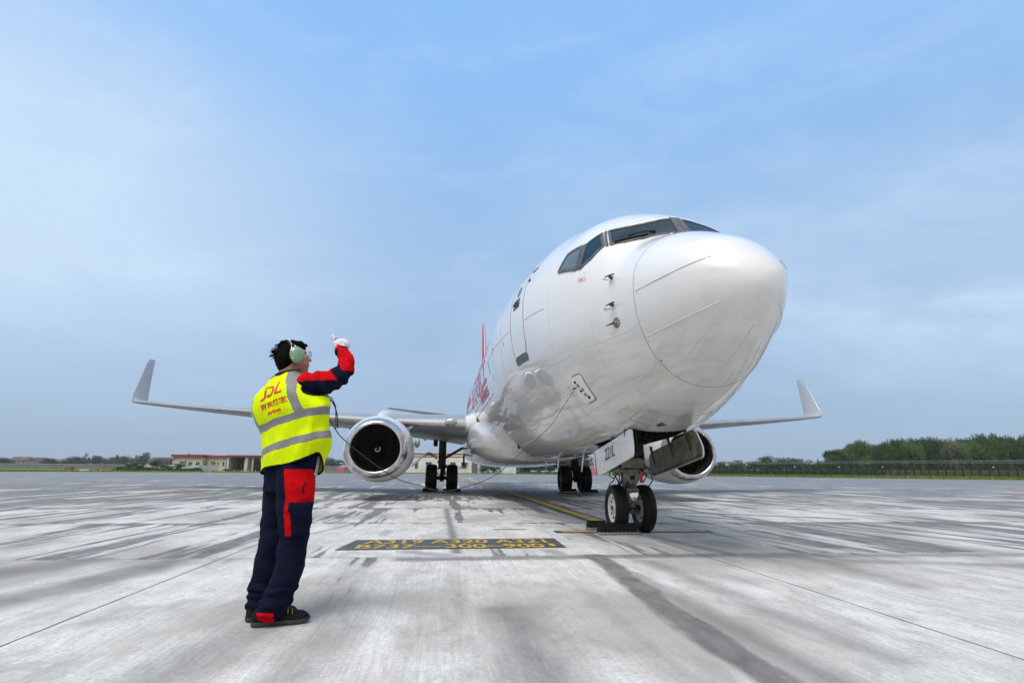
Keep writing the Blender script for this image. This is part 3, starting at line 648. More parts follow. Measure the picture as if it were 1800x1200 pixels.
mb=MB(); strip(mb,[(7.0,92.0),(7.0,93.2)],.07,.004); part(mb,'red_lettering',['title_red']); mb=MB(); strip(mb,[(7.4,104.5),(7.4,107.)],.03,.004); strip(mb,[(7.42,107),(7.42,107.8)],.08,.004); part(mb,'red_lettering',['title_red'])
# --- titles (starboard reads towards the nose)
def title(body,s_right,deg_base,height,width,mat,name,sd=1,shear=0.,bold=.02,cut=.15):
    v,f=text_mesh(body,1.,shear,bold,1.,cut); xs=[p.x for p in v];ys=[p.y for p in v];a0,a1,b0,b1=min(xs),max(xs),min(ys),max(ys);o_=[]
    for p in v:
        u=(p.x-a0)/(a1-a0)*width; h=(p.y-b0)/(b1-b0)*height
        s_=s_right+width-u if sd==1 else s_right+u
        o_.append(mir(fus(s_,deg_base-h/1.85*57.3,.006),sd))
    mb=MB(); mb.add(o_,f); return part(mb,name,[mat],PL,False)
for sd in (1,-1):
    title("京东航空",8.95,104.,1.30,6.6,'title_red','title_lettering',sd,0,.0)
    title("Airlines",9.0,110.5,.30,2.6,'title_red','title_lettering',sd,0,.02); title("JDL",16.2,104.,1.30,3.6,'title_red','title_lettering',sd,.25,.02)
mb=MB()
rd=random.Random(4)
for k in range(26): s_=8.2+k*.30; strip(mb,[(s_,112.6+rd.random()*.6-.00*k),(s_+.16+.1*rd.random(),112.6+rd.random()*.6)],.022,.004)
part(mb,'stencil_print',['seam'])
mb=MB(); strip(mb,[(9.6,107.2),(13,107.5),(26,107.6)],.018,.003,1,.4); part(mb,'wear_line',['scuff_grey'])
# --- wing/body fairing
def ringf(y,w_,zb,zt,n=48,e=2.6):
    o_=[]
    for k in range(n):
        a=2*PI*k/n;c,s_=math.cos(a),math.sin(a); zc=(zt+zb)/2
        o_.append(Vector((w_*math.copysign(abs(s_)**(2/e),s_),y,zc+(zt-zb)/2*math.copysign(abs(c)**(2/e),c))))
    return o_
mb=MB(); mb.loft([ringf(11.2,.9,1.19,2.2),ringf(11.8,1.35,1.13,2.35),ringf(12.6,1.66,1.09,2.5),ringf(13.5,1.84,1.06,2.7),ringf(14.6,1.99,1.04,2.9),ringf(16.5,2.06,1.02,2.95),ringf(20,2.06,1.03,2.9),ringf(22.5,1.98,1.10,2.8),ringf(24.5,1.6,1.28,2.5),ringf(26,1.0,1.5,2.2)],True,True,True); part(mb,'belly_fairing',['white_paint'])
# --- wings
def af(t,n=18):
    """closed aerofoil loop: trailing edge over the top to the nose and back underneath; returns (x,z) of unit chord"""
    o_=[];
    for k in range(n+1):
        x=.5*(1+math.cos(PI*k/n)); y=5*t*(.2969*math.sqrt(x)-.126*x-.3516*x*x+.2843*x**3-.1036*x**4); o_.append((x,y*1.05+.012*math.sin(PI*x)))
    for k in range(1,n):
        x=.5*(1-math.cos(PI*k/n)); y=5*t*(.2969*math.sqrt(x)-.126*x-.3516*x*x+.2843*x**3-.1036*x**4); o_.append((x,-y*.92+.012*math.sin(PI*x)))
    return o_
WS=[(1.2,14.0,2.36,9.0,.135,2.),(1.95,14.7,2.40,8.2,.135,2.),(2.6,15.15,2.44,7.6,.13,1.8),(3.4,15.6,2.50,7.1,.125,1.6),(4.83,16.45,2.60,6.15,.12,1.2),(5.8,17.0,2.70,5.6,.115,1.),(8,18.05,2.90,4.7,.11,.6),(10.5,19.35,3.14,3.85,.107,.2),(13,20.62,3.38,3.05,.103,-.3),(15.2,21.85,3.62,2.35,.10,-.6),(16.6,22.65,3.79,1.90,.10,-.8),(17.1,22.95,3.86,1.72,.10,-.8)]
def wing(sd):
    mb=MB(); rings=[]
    for (x,y,z,c,t,tw) in WS:
        rings.append([Vector((-sd*x,y+a*c,z+b*c-a*c*math.sin(R(tw))-0.0)) for a,b in af(t)])
    n=len(rings[0])
    for i in range(len(rings)-1):
        for j in range(n):
            k=(j+1)%n; mid=(af(.1)[j][0]+af(.1)[k][0])/2; mb.cur=1 if mid<.10 and WS[i][0]>1.2 else 0
            mb.add([rings[i][j],rings[i][k],rings[i+1][k],rings[i+1][j]],[(0,1,2,3)])
    bm=bmesh.new(); me=bpy.data.meshes.new('w'); me.from_pydata([tuple(v) for v in mb.v],[],mb.f); me.polygons.foreach_set('material_index',mb.m); bm.from_mesh(me); bmesh.ops.remove_doubles(bm,verts=bm.verts,dist=1e-5); bm.to_mesh(me); bm.free()
    me.materials.append(MATS['wing_grey']);me.materials.append(MATS['bare_metal']); me.polygons.foreach_set('use_smooth',[True]*len(me.polygons)); me.set_sharp_from_angle(angle=R(50)); me.name='wing'
    o=bpy.data.objects.new('wing',me);COL.objects.link(o);o.parent=PL;fixp(o)
    # winglet, blended
    rw=[]
    for (x,y,z,c,t,cant) in ((17.1,22.95,3.86,1.72,.10,6),(17.22,23.04,3.88,1.66,.10,26),(17.32,23.13,3.94,1.60,.095,52),(17.38,23.25,4.06,1.52,.09,70),(17.44,23.50,4.35,1.36,.085,78),(17.60,24.20,5.20,1.02,.08,80),(17.76,24.88,6.0,.72,.075,80),(17.80,25.12,6.22,.60,.06,80),(17.81,25.30,6.28,.40,.05,80)):
        ca,sa=math.cos(R(cant)),math.sin(R(cant)); rw.append([Vector((-sd*(x-b*c*sa),y+a*c,z+b*c*ca)) for a,b in af(t)])
    mb=MB(); n=len(rw[0])
    mb.loft(rw,True,False,True)
    for i in range(len(rw)-1):
        for j in range(n):
            if (af(.1)[j][0]+af(.1)[(j+1)%n][0])/2<.06: mb.m[i*n+j]=1
    sub(mb,'winglet',['winglet_grey','bare_metal'],o,True,50)
    # flap track fairings
    for x,y0,ln,z0 in ((3.7,20.2,3.4,2.35),(7.0,20.6,3.0,2.74),(9.8,21.6,2.3,3.02)):
        mb=MB(); mb.sphere((-sd*x,y0+ln*.42,z0),(.10,ln/2,.13),12,10,None); sub(mb,'flap_track_fairing',['grey_paint'],o)
    # landing light in the root, leading edge collar
    mb=MB(); mb.sphere((-sd*2.55,15.10,2.50),(.22,.10,.13),16,10); sub(mb,'landing_light',['lamp_glass'],o)
    mb=MB(); mb.sphere((-sd*2.55,15.13,2.50),(.27,.085,.16),16,10); sub(mb,'light_bezel',['lip_metal'],o)
    mb=MB(); rings=[]
    for (x,y,z,c,t) in ((1.75,14.35,2.40,2.2,.40),(1.98,14.62,2.42,1.9,.36),(2.10,14.72,2.43,1.7,.345)): rings.append([Vector((-sd*x,y+a*c,z+b*c)) for a,b in af(t)])
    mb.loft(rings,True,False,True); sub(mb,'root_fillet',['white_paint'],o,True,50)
    return o
both(wing)
# --- tail
def surf(sts,name,mats,parent=PL,vertical=False,le=.05):
    mb=MB(); rings=[]
    for (p,c,t) in sts:
        rings.append([Vector((p[0]+(b*c if vertical else 0),p[1]+a*c,p[2]+(0 if vertical else b*c))) for a,b in af(t,12)])
    mb.loft(rings,True,True,True); n=len(rings[0]); A=af(.1,12)
    for i in range(len(rings)-1):
        for j in range(n):
            if (A[j][0]+A[(j+1)%n][0])/2<le: mb.m[i*n+j]=1
    return part(mb,name,mats,parent,True,50)
for sd in (1,-1): surf([((-sd*.4,34.2,4.50),4.0,.10),((-sd*1.0,34.6,4.56),3.7,.10),((-sd*4,36.6,5.02),2.6,.09),((-sd*7.0,38.4,5.48),1.25,.085),((-sd*7.17,38.7,5.50),.8,.05)],'tailplane',['grey_paint','bare_metal'])
fin=surf([((0,31.4,5.0),6.3,.085),((0,33.0,6.2),5.0,.09),((0,35.6,9.2),3.2,.09),((0,37.6,12.1),1.9,.085),((0,37.95,12.4),1.4,.05)],'tail_fin',['fin_red','cowl_paint'],PL,True,.018)
surf([((0,27.5,5.05),4.5,.03),((0,31.5,5.9),2.5,.05)],'dorsal_fin',['fin_red','fin_red'],PL,True)
# --- engines
def engine(sd):
    cx=-sd*4.80; zc=1.475; y0=12.15; o0=Vector((cx,y0,zc))
    def flatb(d,h,r):
        e=max(0,(r-.6)); 
        if d.z<0: d=Vector((d.x*(1+.03*min(1,e*3)),d.y,d.z*.925))
        return d
    cow=[(.26,.905),(.40,.955),(.60,1.00),(.9,1.035),(1.4,1.05),(2.0,1.03),(2.7,.96),(3.3,.86),(3.6,.79),(3.61,.74),(3.2,.72)]
    mb=MB(); mb.lathe(cow,o0,(0,1,0),64,False,flatb); body=part(mb,'engine_nacelle',['cowl_paint'])
    lip=[(.262,.904),(.17,.875),(.09,.84),(.035,.80),(.0,.755),(.010,.722),(.045,.700),(.10,.688)]
    mb=MB(); mb.lathe(lip,o0,(0,1,0),64,False,flatb); sub(mb,'inlet_lip',['lip_metal'],body)
    mb=MB(); mb.lathe([(.10,.688),(.22,.680),(.45,.70),(.85,.765),(1.15,.775)],o0,(0,1,0),64,False,lambda d,h,r: flatb(d,h,r) if h<.5 else d); sub(mb,'inlet_duct',['inlet_liner'],body)
    mb=MB(); mb.lathe([(.84,.768),(.86,.740),(.88,.768)],o0,(0,1,0),48); sub(mb,'fan_seal',['bay_primer'],body)
    mb=MB(); mb.lathe([(1.12,.775),(1.14,.0)],o0,(0,1,0),48); sub(mb,'fan_backplate',['bay_dark'],body)
    mb=MB(); mb.lathe([(.52,.002),(.56,.05),(.66,.12),(.82,.195),(.97,.235),(1.10,.25)],o0,(0,1,0),36); sp=sub(mb,'spinner',['spinner_black'],body)
    mb=MB(); pts=[]
    for k in range(26):
        a=R(70)+k*.235; r_=.026+.00268*k*1.0; q=Vector((cx+sd*0+r_*math.cos(a),y0+.52+.9*max(0,r_-.03)*.9,zc+r_*math.sin(a))); pts.append(q)
    A_=[];B_=[]
    for i,p in enumerate(pts):
        t=(pts[min(i+1,25)]-pts[max(i-1,0)]).normalized(); n_=t.cross(Vector((0,1,0))).normalized()*(.004+.009*min(1,i/10)); A_.append(p+n_+Vector((0,-.018,0)));B_.append(p-n_+Vector((0,-.018,0)))
    mb.loft([A_,B_],False); sub(mb,'spiral_mark',['swirl_white'],body,False)
    mb=MB()
    for b in range(24):
        a0=2*PI*b/24; f=[];g_=[]
        for k in range(9):
            r_=.235+(.758-.235)*k/8; tw=R(38+26*k/8); ch=.10+.045*k/8; sw=.12*math.sin(PI*k/8)+.10*(k/8)**2
            a=a0+sw; er=Vector((math.cos(a),0,math.sin(a))); et=Vector((-math.sin(a),0,math.cos(a)))
            c=Vector((cx,y0+.97,zc))+er*r_; dv=et*math.sin(tw)*ch+Vector((0,1,0))*math.cos(tw)*ch*.9; th=Vector((0,.006,0))
            f.append([c-dv-th,c+dv-th,c+dv+th,c-dv+th])
        mb.loft(f,True,True,True)
    sub(mb,'fan_blades',['fan_blade'],body,True,40)
    mb=MB(); mb.lathe([(3.2,.56),(3.9,.50),(4.5,.38),(4.52,.30),(4.2,.28)],o0,(0,1,0),40); mb.lathe([(4.2,.22),(4.9,.14),(5.4,.02)],o0,(0,1,0),24); sub(mb,'exhaust_cone',['dark_metal'],body)
    # strake on the inboard side
    mb=MB(); a=R(40); er=Vector((sd*math.cos(a),0,math.sin(a))); p=Vector((cx,y0+1.35,zc))+er*1.03
    mb.add([p-Vector((0,.30,0)),p+er*.20+Vector((0,.30,0)),p+er*.22+Vector((0,.75,0)),p+Vector((0,.85,0))]+[q+Vector((0,0,.02)) for q in (p-Vector((0,.30,0)),p+er*.20+Vector((0,.30,0)),p+er*.22+Vector((0,.75,0)),p+Vector((0,.85,0)))],[(0,1,2,3),(7,6,5,4),(0,4,5,1),(1,5,6,2),(2,6,7,3),(3,7,4,0)]); sub(mb,'strake',['cowl_paint'],body,False)
    # pylon
    mb=MB(); rings=[]
    for (y,w_,zt,zb) in ((y0+.75,.02,2.42,2.3),(y0+1.1,.16,2.58,2.25),(y0+1.9,.25,2.78,2.2),(y0+3.0,.30,2.88,2.2),(y0+4.2,.30,2.80,2.1),(y0+6,.24,2.6,1.8),(y0+7.5,.05,2.5,2.1)):
        rings.append([Vector((cx+w_*math.sin(2*PI*k/16)*1.0,y,(zt+zb)/2+(zt-zb)/2*math.cos(2*PI*k/16))) for k in range(16)])
    mb.loft(rings,True,True,True); sub(mb,'pylon',['cowl_paint'],body)
    mb=MB(); q=Vector((cx+sd*.98,y0+2.6,1.75)); mb.sphere(q+Vector((sd*.10,0,.02)),(.10,.45,.16),10,8); sub(mb,'cowl_blister',['grey_paint'],body)
both(engine)
# --- landing gear
def tyre_prof(ro,w_,n=9):
    h=w_/2; return [(-h*.62,ro*.60),(-h*.86,ro*.66),(-h,ro*.78),(-h*.96,ro*.88),(-h*.80,ro*.955),(-h*.55,ro*.99),(-h*.50,ro*.985),(-h*.46,ro*.992),(-h*.20,ro),(-h*.17,ro*.988),(-h*.13,ro),(h*.13,ro),(h*.17,ro*.988),(h*.20,ro),(h*.46,ro*.992),(h*.50,ro*.985),(h*.55,ro*.99),(h*.80,ro*.955),(h*.96,ro*.88),(h,ro*.78),(h*.86,ro*.66),(h*.62,ro*.60)]
def wheel(c,ro,w_,parent,out,rimm='wheel_white',hub='wheel_hub'):
    mb=MB(); mb.lathe(tyre_prof(ro,w_),c,(1,0,0),48); t=sub(mb,'tyre',['tyre_rubber'],parent,True,60)
    mb=MB(); h=w_/2; r=ro*.615
    mb.lathe([(-h*.66,r),(-h*.72,r*.97),(-h*.66,r*.93),(-h*.40,r*.86),(-h*.30,r*.5),(-h*.42,r*.30),(-h*.60,r*.24),(-h*.62,.001)],c,(1,0,0),40)
    mb.lathe([(h*.66,r),(h*.72,r*.97),(h*.66,r*.93),(h*.40,r*.86),(h*.30,r*.5),(h*.42,r*.30),(h*.60,r*.24),(h*.62,.001)],c,(1,0,0),40)
    sub(mb,'rim',[rimm],parent,True,40)
    mb=MB()
    for k in range(10):
        a=2*PI*k/10
        for s_ in (-1,1): mb.sphere(Vector(c)+Vector((s_*h*.36,math.cos(a)*r*.70,math.sin(a)*r*.70)),(.012,r*.11,r*.11),8,5)
    mb.cyl(Vector(c)-Vector((h*.70,0,0)),Vector(c)+Vector((h*.70,0,0)),r*.20,16)
    sub(mb,'hub_bolt',['dark_metal'],parent)
NY=3.93
mb=MB()
mb.cyl((0,NY,.345),(0,NY,.62),.042,20); mb.cyl((0,NY,.60),(0,NY,.72),.068,20); mb.cyl((0,NY,.70),(0,NY-.03,1.75),.085,24)
mb.cyl((-.20,NY,.345),(.20,NY,.345),.045,16); mb.box((0,NY,.36),(.06,.07,.07))
ng=part(mb,'nose_gear',['strut_grime'],PL,True,40)
mb=MB(); mb.cyl((0,NY,.38),(0,NY,.60),.036,20); sub(mb,'oleo_piston',['chrome'],ng)
wheel((-.212,NY,.345),.345,.20,ng,-1); wheel((.212,NY,.345),.345,.20,ng,1)
mb=MB(); mb.lathe([(0,.105),(.005,.118),(.03,.12),(.06,.10)],(0,NY-.17,.70),(0,1,0),24); 
mb=MB(); mb.cyl((0,NY-.10,.53),(0,NY-.20,.53),.085,28,.092); mb.box((0,NY-.12,.53),(.095,.03,.105)); tl=sub(mb,'taxi_light_housing',['gear_paint'],ng,True,40)
mb=MB(); mb.sphere((0,NY-.205,.53),(.080,.030,.080),24,14); sub(mb,'taxi_light_glass',['chrome'],ng)
# collar with tow fittings, cylinders, steering
mb=MB()
mb.box((0,NY-.02,.865),(.20,.10,.045)); mb.cyl((-.30,NY-.06,.90),(.30,NY-.06,.90),.032,14); mb.box((-.09,NY-.10,.80),(.05,.06,.05)); mb.box((.09,NY-.10,.80),(.05,.06,.05)); mb.cyl((-.09,NY-.02,.62),(-.09,NY-.02,.86),.03,12); mb.cyl((.09,NY-.02,.62),(.09,NY-.02,.86),.026,12); mb.box((0,NY-.04,.74),(.11,.07,.03)); mb.box((0,NY+.11,.60),(.035,.03,.09)); mb.tube([(0,NY+.10,.62),(0,NY+.26,.50),(0,NY+.08,.40)],.022,8)
sub(mb,'steering_collar',['gear_paint'],ng,True,40)
mb=MB(); mb.box((.02,NY-.09,1.01),(.185,.075,.075)); bevel(sub(mb,'tow_beam',['door_inner'],ng,False),.02)
for x in (-.235,.235):
    mb=MB(); mb.sphere((x,NY-.14,.905),(.063,.055,.063),14,10); sub(mb,'steering_cap',['wheel_white' if 0 else 'wheel_hub'],ng)
mb=MB(); rd=random.Random(2)
for k in range(14):
    x0=rd.uniform(-.26,-.08) if k<9 else rd.uniform(.08,.28); z0=rd.uniform(.85,1.2); mb.tube([(x0,NY-.05,z0),(x0+rd.uniform(-.13,.06),NY-.12+rd.uniform(-.06,.04),z0-.10),(x0+rd.uniform(-.10,.08),NY-.10,z0-.20),(x0+rd.uniform(-.03,.03),NY-.04,z0-.30)],.009,6)
mb.tube([(-.24,NY-.1,.93),(-.33,NY-.1,.90),(-.34,NY-.1,.82),(-.27,NY-.1,.78)],.008,6); mb.tube([(-.25,NY-.1,.80),(-.28,NY-.1,.74),(-.34,NY-.12,.70),(-.36,NY-.12,.66)],.008,6)
mb.tube([(-.02,NY-.15,.56),(-.06,NY-.13,.72),(-.05,NY-.11,.9)],.008,6)
sub(mb,'hydraulic_hoses',['black_matt'],ng)
mb=MB(); mb.cyl((-.12,NY-.1,1.08),(.0,NY-.35,1.75),.030,10); mb.cyl((.12,NY-.1,1.08),(.0,NY-.35,1.75),.03,10); mb.cyl((-.1,NY-.05,1.15),(-.1,NY+.5,1.9),.035,10); mb.cyl((.1,NY-.05,1.15),(.1,NY+.5,1.9),.035,10)
for k in range(16): mb.box((rd.uniform(-.25,.25),NY+rd.uniform(-.18,.15),rd.uniform(1.08,1.55)),(rd.uniform(.02,.07),rd.uniform(.02,.06),rd.uniform(.02,.07)),Matrix.Rotation(rd.uniform(0,3),3,'X'))
mb.cyl((.02,NY-.02,1.05),(.02,NY+.02,1.85),.13,14); mb.box((.10,NY-.05,1.22),(.10,.10,.10)); mb.box((.03,NY-.08,1.42),(.17,.06,.12)); mb.box((-.08,NY-.06,1.30),(.10,.08,.16)); mb.box((.16,NY-.04,1.12),(.07,.05,.05)); mb.cyl((.22,NY-.05,1.05),(.22,NY+.3,1.6),.03,8)
sub(mb,'drag_brace',['brace_dark'],ng,False)
mb=MB(); mb.box((.145,NY-.16,.80),(.020,.006,.085)); tag(sub(mb,'red_pin_flag',['seam_red'],ng,False))
mb=MB(); mb.box((0,NY-.075,.655),(.060,.006,.045)); sub(mb,'data_plate',['black_gloss'],ng,False)
mb=MB(); mb.cyl((.0,NY-.11,.44),(.0,NY-.11,.36),.05,14); mb.cyl((-.10,NY-.07,.30),(.10,NY-.07,.30),.022,10); mb.sphere((.0,NY-.09,.30),.04,10,8); sub(mb,'tow_lug',['gear_paint'],ng)
# nose gear doors, hinged open
def gdoor(sd):
    x0=sd*.425
    # outline in (y,z): top follows the keel
    P=[(2.50,1.43),(2.64,1.415),(3.4,1.30),(4.25,1.19),(4.36,1.12),(4.30,.94),(4.10,.805),(3.3,.93),(2.42,1.07),(2.41,1.2)]
    T=.022; mb=MB(); P=[Vector((a,b)) for a,b in P]; O=[]
    for i in range(len(P)):
        a,b,c=P[i-1],P[i],P[(i+1)%len(P)]
        q=min(.09,(a-b).length*.4,(c-b).length*.4) ; p1=b+(a-b).normalized()*q;p2=b+(c-b).normalized()*q
        for k in range(4): t=k/3;O.append(p1*(1-t)**2+b*2*t*(1-t)+p2*t*t)
    def X(z,extra=0): return x0+sd*((.03+.06*math.sin(PI*min(1,max(0,(1.45-z)/.62))*.9)) if sd==1 else (.0+.022*math.sin(PI*min(1,max(0,(1.45-z)/.62))*.9)))+extra
    cy=sum(p.x for p in O)/len(O);cz=sum(p.y for p in O)/len(O)
    rings=[]
    for e,k in ((0,.0),(0,.35),(0,.7),(0,1.),(1,1.),(1,.96),(1,.93)):
        rings.append([Vector((X(cz+(p.y-cz)*max(k,.001)) - (sd*T if e else 0),cy+(p.x-cy)*max(k,.001),cz+(p.y-cz)*max(k,.001))) for p in O])
    mb.loft(rings[:5],True); d=part(mb,'nose_gear_door',['door_white'],PL,True,40)
    mb=MB(); r2=[]
    for k,dx in ((1.,T),(.97,T),(.93,T*.2),(.5,T*.2),(.001,T*.2)): r2.append([Vector((X(cz+(p.y-cz)*k)-sd*dx-sd*.001,cy+(p.x-cy)*k,cz+(p.y-cz)*k)) for p in O])
    mb.loft(r2,True); sub(mb,'inner_skin',['door_inner'],d,True,30)
    mb=MB()
    for y,z in ((2.75,1.3),(3.35,1.22),(4.05,1.12)):
        zt=z+.17; mb.tube([(x0-sd*.01,y,zt-.02),(x0+sd*.0,y,zt-.08),(X(z-.12)-sd*.03,y+.02,z-.13)],[.026,.020,.010],6)
    sub(mb,'door_hinge',['bay_primer'],d)
    mb=MB()
    for k in range(30):
        t=k/29; y=2.48+1.6*t; z=1.083-.262*t; mb.sphere((X(z)-sd*(T+.006),y,z+.018),.009,6,4)
    sub(mb,'door_rivet',['black_matt'],d)
    mb=MB(); mb.lathe([(0,.105),(.006,.10),(.006,.001)],(X(1.16)-sd*(T*.2+.002),2.72,1.17),(-sd,0,0),28); sub(mb,'inner_plate',['door_inner'],d)
    if sd==-1:
        mb=MB(); n=8; A_=[];B_=[]
        for k in range(n+1):
            z=1.168-.355*k/n+.0; y=4.215-.05*abs(k/n); A_.append((X(z)-.0025-.0015,y-.018,z));B_.append((X(z)-.004,y+.018,z))
        mb.loft([A_,B_],False); sub(mb,'red_stripe',['seam_red'],d,False)
        v,f=text_mesh("221L",1,0,.004,.85,.1); xs=[p.x for p in v];ys=[p.y for p in v]; o_=[]
        for p in v:
            u=(p.x-min(xs))/(max(xs)-min(xs)); h=(p.y-min(ys))/(max(ys)-min(ys)); z=1.035+.17*h+.066*u; y=3.66-.50*u; o_.append((X(z)-.004,y,z))
        mb=MB(); mb.add(o_,f); sub(mb,'door_number',['letter_black'],d,False)
both(gdoor)
# main gear
def mgear(sd):
    x=-sd*2.86; y=19.69
    mb=MB(); mb.cyl((x,y,.565),(x,y,1.05),.075,16); mb.cyl((x,y,1.0),(x,y-.05,2.5),.16,18); mb.cyl((x-.55,y,.565),(x+.55,y,.565),.075,14); mb.cyl((x,y,.95),(x,y,1.15),.15,16)
    mb.cyl((x+sd*.05,y-.05,1.35),(x+sd*1.25,y-.35,2.05),.055,10); mb.cyl((x,y+.1,1.2),(x+sd*.1,y+.9,2.3),.06,10)
    mb.tube([(x,y-.15,1.0),(x,y-.42,.82),(x,y-.14,.62)],.045,8); mb.cyl((x-.05,y-.14,1.0),(x-.05,y-.14,1.9),.03,8); mb.cyl((x+.12,y-.12,.7),(x+.12,y-.14,2.2),.022,8)
    rd=random.Random(5)
    for k in range(18): mb.box((x+rd.uniform(-.22,.22),y-.12+rd.uniform(-.1,.1),rd.uniform(.5,1.25)),(rd.uniform(.02,.06),rd.uniform(.02,.05),rd.uniform(.02,.08)),Matrix.Rotation(rd.uniform(0,3),3,'X'))
    g_=part(mb,'main_gear',['strut_grime'],PL,True,40)
    wheel((x-.43,y,.565),.565,.47,g_,-1,'wheel_hub'); wheel((x+.43,y,.565),.565,.47,g_,1,'wheel_hub')
    mb=MB(); 
    for k in range(6): mb.tube([(x+rd.uniform(-.15,.15),y-.15,rd.uniform(.9,1.3)),(x+rd.uniform(-.25,.25),y-.22,.75),(x+rd.uniform(-.15,.15),y-.18,.42),(x+rd.uniform(-.1,.1),y-.15,.6)],.016,6)
    sub(mb,'brake_hoses',['black_matt'],g_)
    # curved outboard strut door
    mb=MB(); A_=[];B_=[]
    for k in range(12):
        t=k/11; xx=x-sd*(.20+1.05*t); z=1.42+.22*math.sin(PI*min(1,t*1.15))-.30*t*t-.08; A_.append((xx,y-.45,z-.04));B_.append((xx,y+.45,z+.10))
    mb.loft([A_,B_,[(a[0],a[1],a[2]+.03) for a in B_],[(a[0],a[1],a[2]+.03) for a in A_],A_],False); sub(mb,'strut_door',['grey_paint'],g_,True,40)
    mb=MB(); mb.cyl((x+sd*.9,y-.3,1.95),(x+sd*.9,y-.3,1.15),.030,8); mb.box((x+sd*.9,y-.3,1.30),(.04,.04,.25)); sub(mb,'gear_lock_pin',['seam_red'],g_)
    mb=MB(); mb.box((x-sd*.30,y-.1,2.12),(.09,.03,.25)); sub(mb,'door_link',['black_matt'],g_)
both(mgear)
# --- wheel chocks
def chock(x,y,w_,h,d,label,rz=0,rope=True,stripe=None):
    mb=MB(); rings=[]
    prof=[(-d,0.004),(-d,h*.35),(-d*.45,h),(d*.35,h),(d,h*.45),(d,.004)]
    e=empty('wheel_chock',(x,y,0),rz)
    rings=[[Vector((xx,a,b)) for a,b in prof] for xx in (-w_/2,w_/2)]
    mb.loft(rings,True,True,True); o=mb.build('rubber_block',['black_matt'],e,False); bevel(o,.022,3)
    if rope:
        mb=MB(); pts=[]
        for k in range(33):
            t=k/32; pts.append((-w_/2-.03+(w_+.07)*t,-d-.035-.02*math.sin(PI*t*2.2),.018+.008*math.sin(t*70)))
        mb.tube(pts,.018,8); mb.build('rope',['rope_twist'],e)
    if stripe:
        mb=MB(); mb.box((0,-d-.004,h*.28),(w_*.42,.004,.018)); mb.build('yellow_stripe',['paint_yellow'],e,False)
    tag(e,label,'wheel chock','rubber chocks at the wheels'); return e
s=NT('rope_twist'); v=s.vec((60,60,60)); wv=s.n('ShaderNodeTexWave'); s.l(v,wv.inputs[0]); wv.bands_direction='DIAGONAL'; wv.inputs['Scale'].default_value=.9; s.set(s.mix(s.map(wv.outputs[1],.4,.6),(.02,.02,.02),(.42,.42,.40)),.8)
chock(-.30,3.66,.56,.155,.09,'black rubber chock with rope in front of the nose wheels')
chock(-.42,4.34,.30,.13,.10,'black chock behind the white-hubbed nose wheel',R(-8))
chock(-3.30,19.0,.62,.17,.13,'taller chock under the outermost main wheel beside the near engine',0,True); chock(-2.42,19.0,.70,.16,.13,'chock with loose rope at the inner wheel of the gear beside the near engine')
chock(2.45,19.0,.62,.19,.13,'yellow striped chock at the main gear standing behind the nose gear',0,False,True); chock(3.32,19.0,.70,.16,.13,'plain black chock at the main gear standing behind the nose gear',0,True)
# ================================================================ PERSON
PO=Vector((-3.79,-.83,0)); RV=Vector((math.cos(YAW),-math.sin(YAW),0)); DV=Vector((math.sin(YAW),math.cos(YAW),0))
def LP(r,d,z): return RV*r+DV*d+Vector((0,0,z))        # person-local point: r across, d away, z up
AB=R(64)
PE=empty('person',PO); tag(PE,'person in yellow high-visibility vest and green headset giving a thumbs-up beside the jet','person')
def remesh(mb,name,mats,parent,vox,smooth=4,fac=.5,disp=None):
    o=mb.build(name,mats,parent,True); m=o.modifiers.new('r','REMESH'); m.mode='VOXEL'; m.voxel_size=vox; m.use_smooth_shade=True
    if smooth: s_=o.modifiers.new('s','SMOOTH'); s_.iterations=smooth; s_.factor=fac
    bpy.context.view_layer.update(); apply(o); me=o.data
    if disp:
        nn=[v.normal.copy() for v in me.vertices]; cc=[v.co+n_*disp(v.co) for v,n_ in zip(me.vertices,nn)]
        me.vertices.foreach_set('co',[x for c in cc for x in c])
        me.update()
    me.materials.clear()
    for x in ([mats] if isinstance(mats,str) else mats): me.materials.append(MATS[x])
    me.polygons.foreach_set('material_index',[0]*len(me.polygons)); me.polygons.foreach_set('use_smooth',[True]*len(me.polygons))
    return o
def paintfaces(o,fn):
    me=o.data
    for p in me.polygons:
        k=fn(p.center,p.normal)
        if k is not None: p.material_index=k
def rd_(co): return co.dot(RV),co.dot(DV),co.z
TR=[(.80,-.002,.162),(.86,.004,.174),(.93,.018,.190),(1.0,.018,.202),(1.08,.006,.203),(1.15,.000,.206),(1.22,-.020,.224),(1.29,-.048,.220),(1.35,-.072,.200),(1.40,-.097,.165),(1.44,-.100,.128),(1.47,-.098,.098),(1.488,-.095,.080)]
_rc=pchip([t[0] for t in TR],[t[1] for t in TR]); _E=pchip([t[0] for t in TR],[t[2] for t in TR])
def shear(zp,r): return zp+.30*(r+.02)*min(1,max(0,(zp-.72)/.15))
def torso(zp,u,off=0.,sq=2.25):
    """point on the torso at un-sheared height zp, u = angle from the front towards the person's right hand"""
    a=_E(zp)/.945+off; b=(_E(zp)/.945)*.66+off; c,s_=math.cos(u),math.sin(u)
    Fq=b*math.copysign(abs(c)**(2/sq),c); Lq=a*math.copysign(abs(s_)**(2/sq),s_)
    Fq-=.012*math.sin(min(1,max(0,(zp-1.2)/.25))*PI)   # rounded back
    r=_rc(zp)+Lq*math.sin(AB)+Fq*math.cos(AB); d=-Lq*math.cos(AB)+Fq*math.sin(AB)
    return LP(r,d,shear(zp,r)),Lq,Fq
def bodyp(L_,F_,zp):
    r=_rc(zp)+L_*math.sin(AB)+F_*math.cos(AB); return LP(r,-L_*math.cos(AB)+F_*math.sin(AB),shear(zp,r))
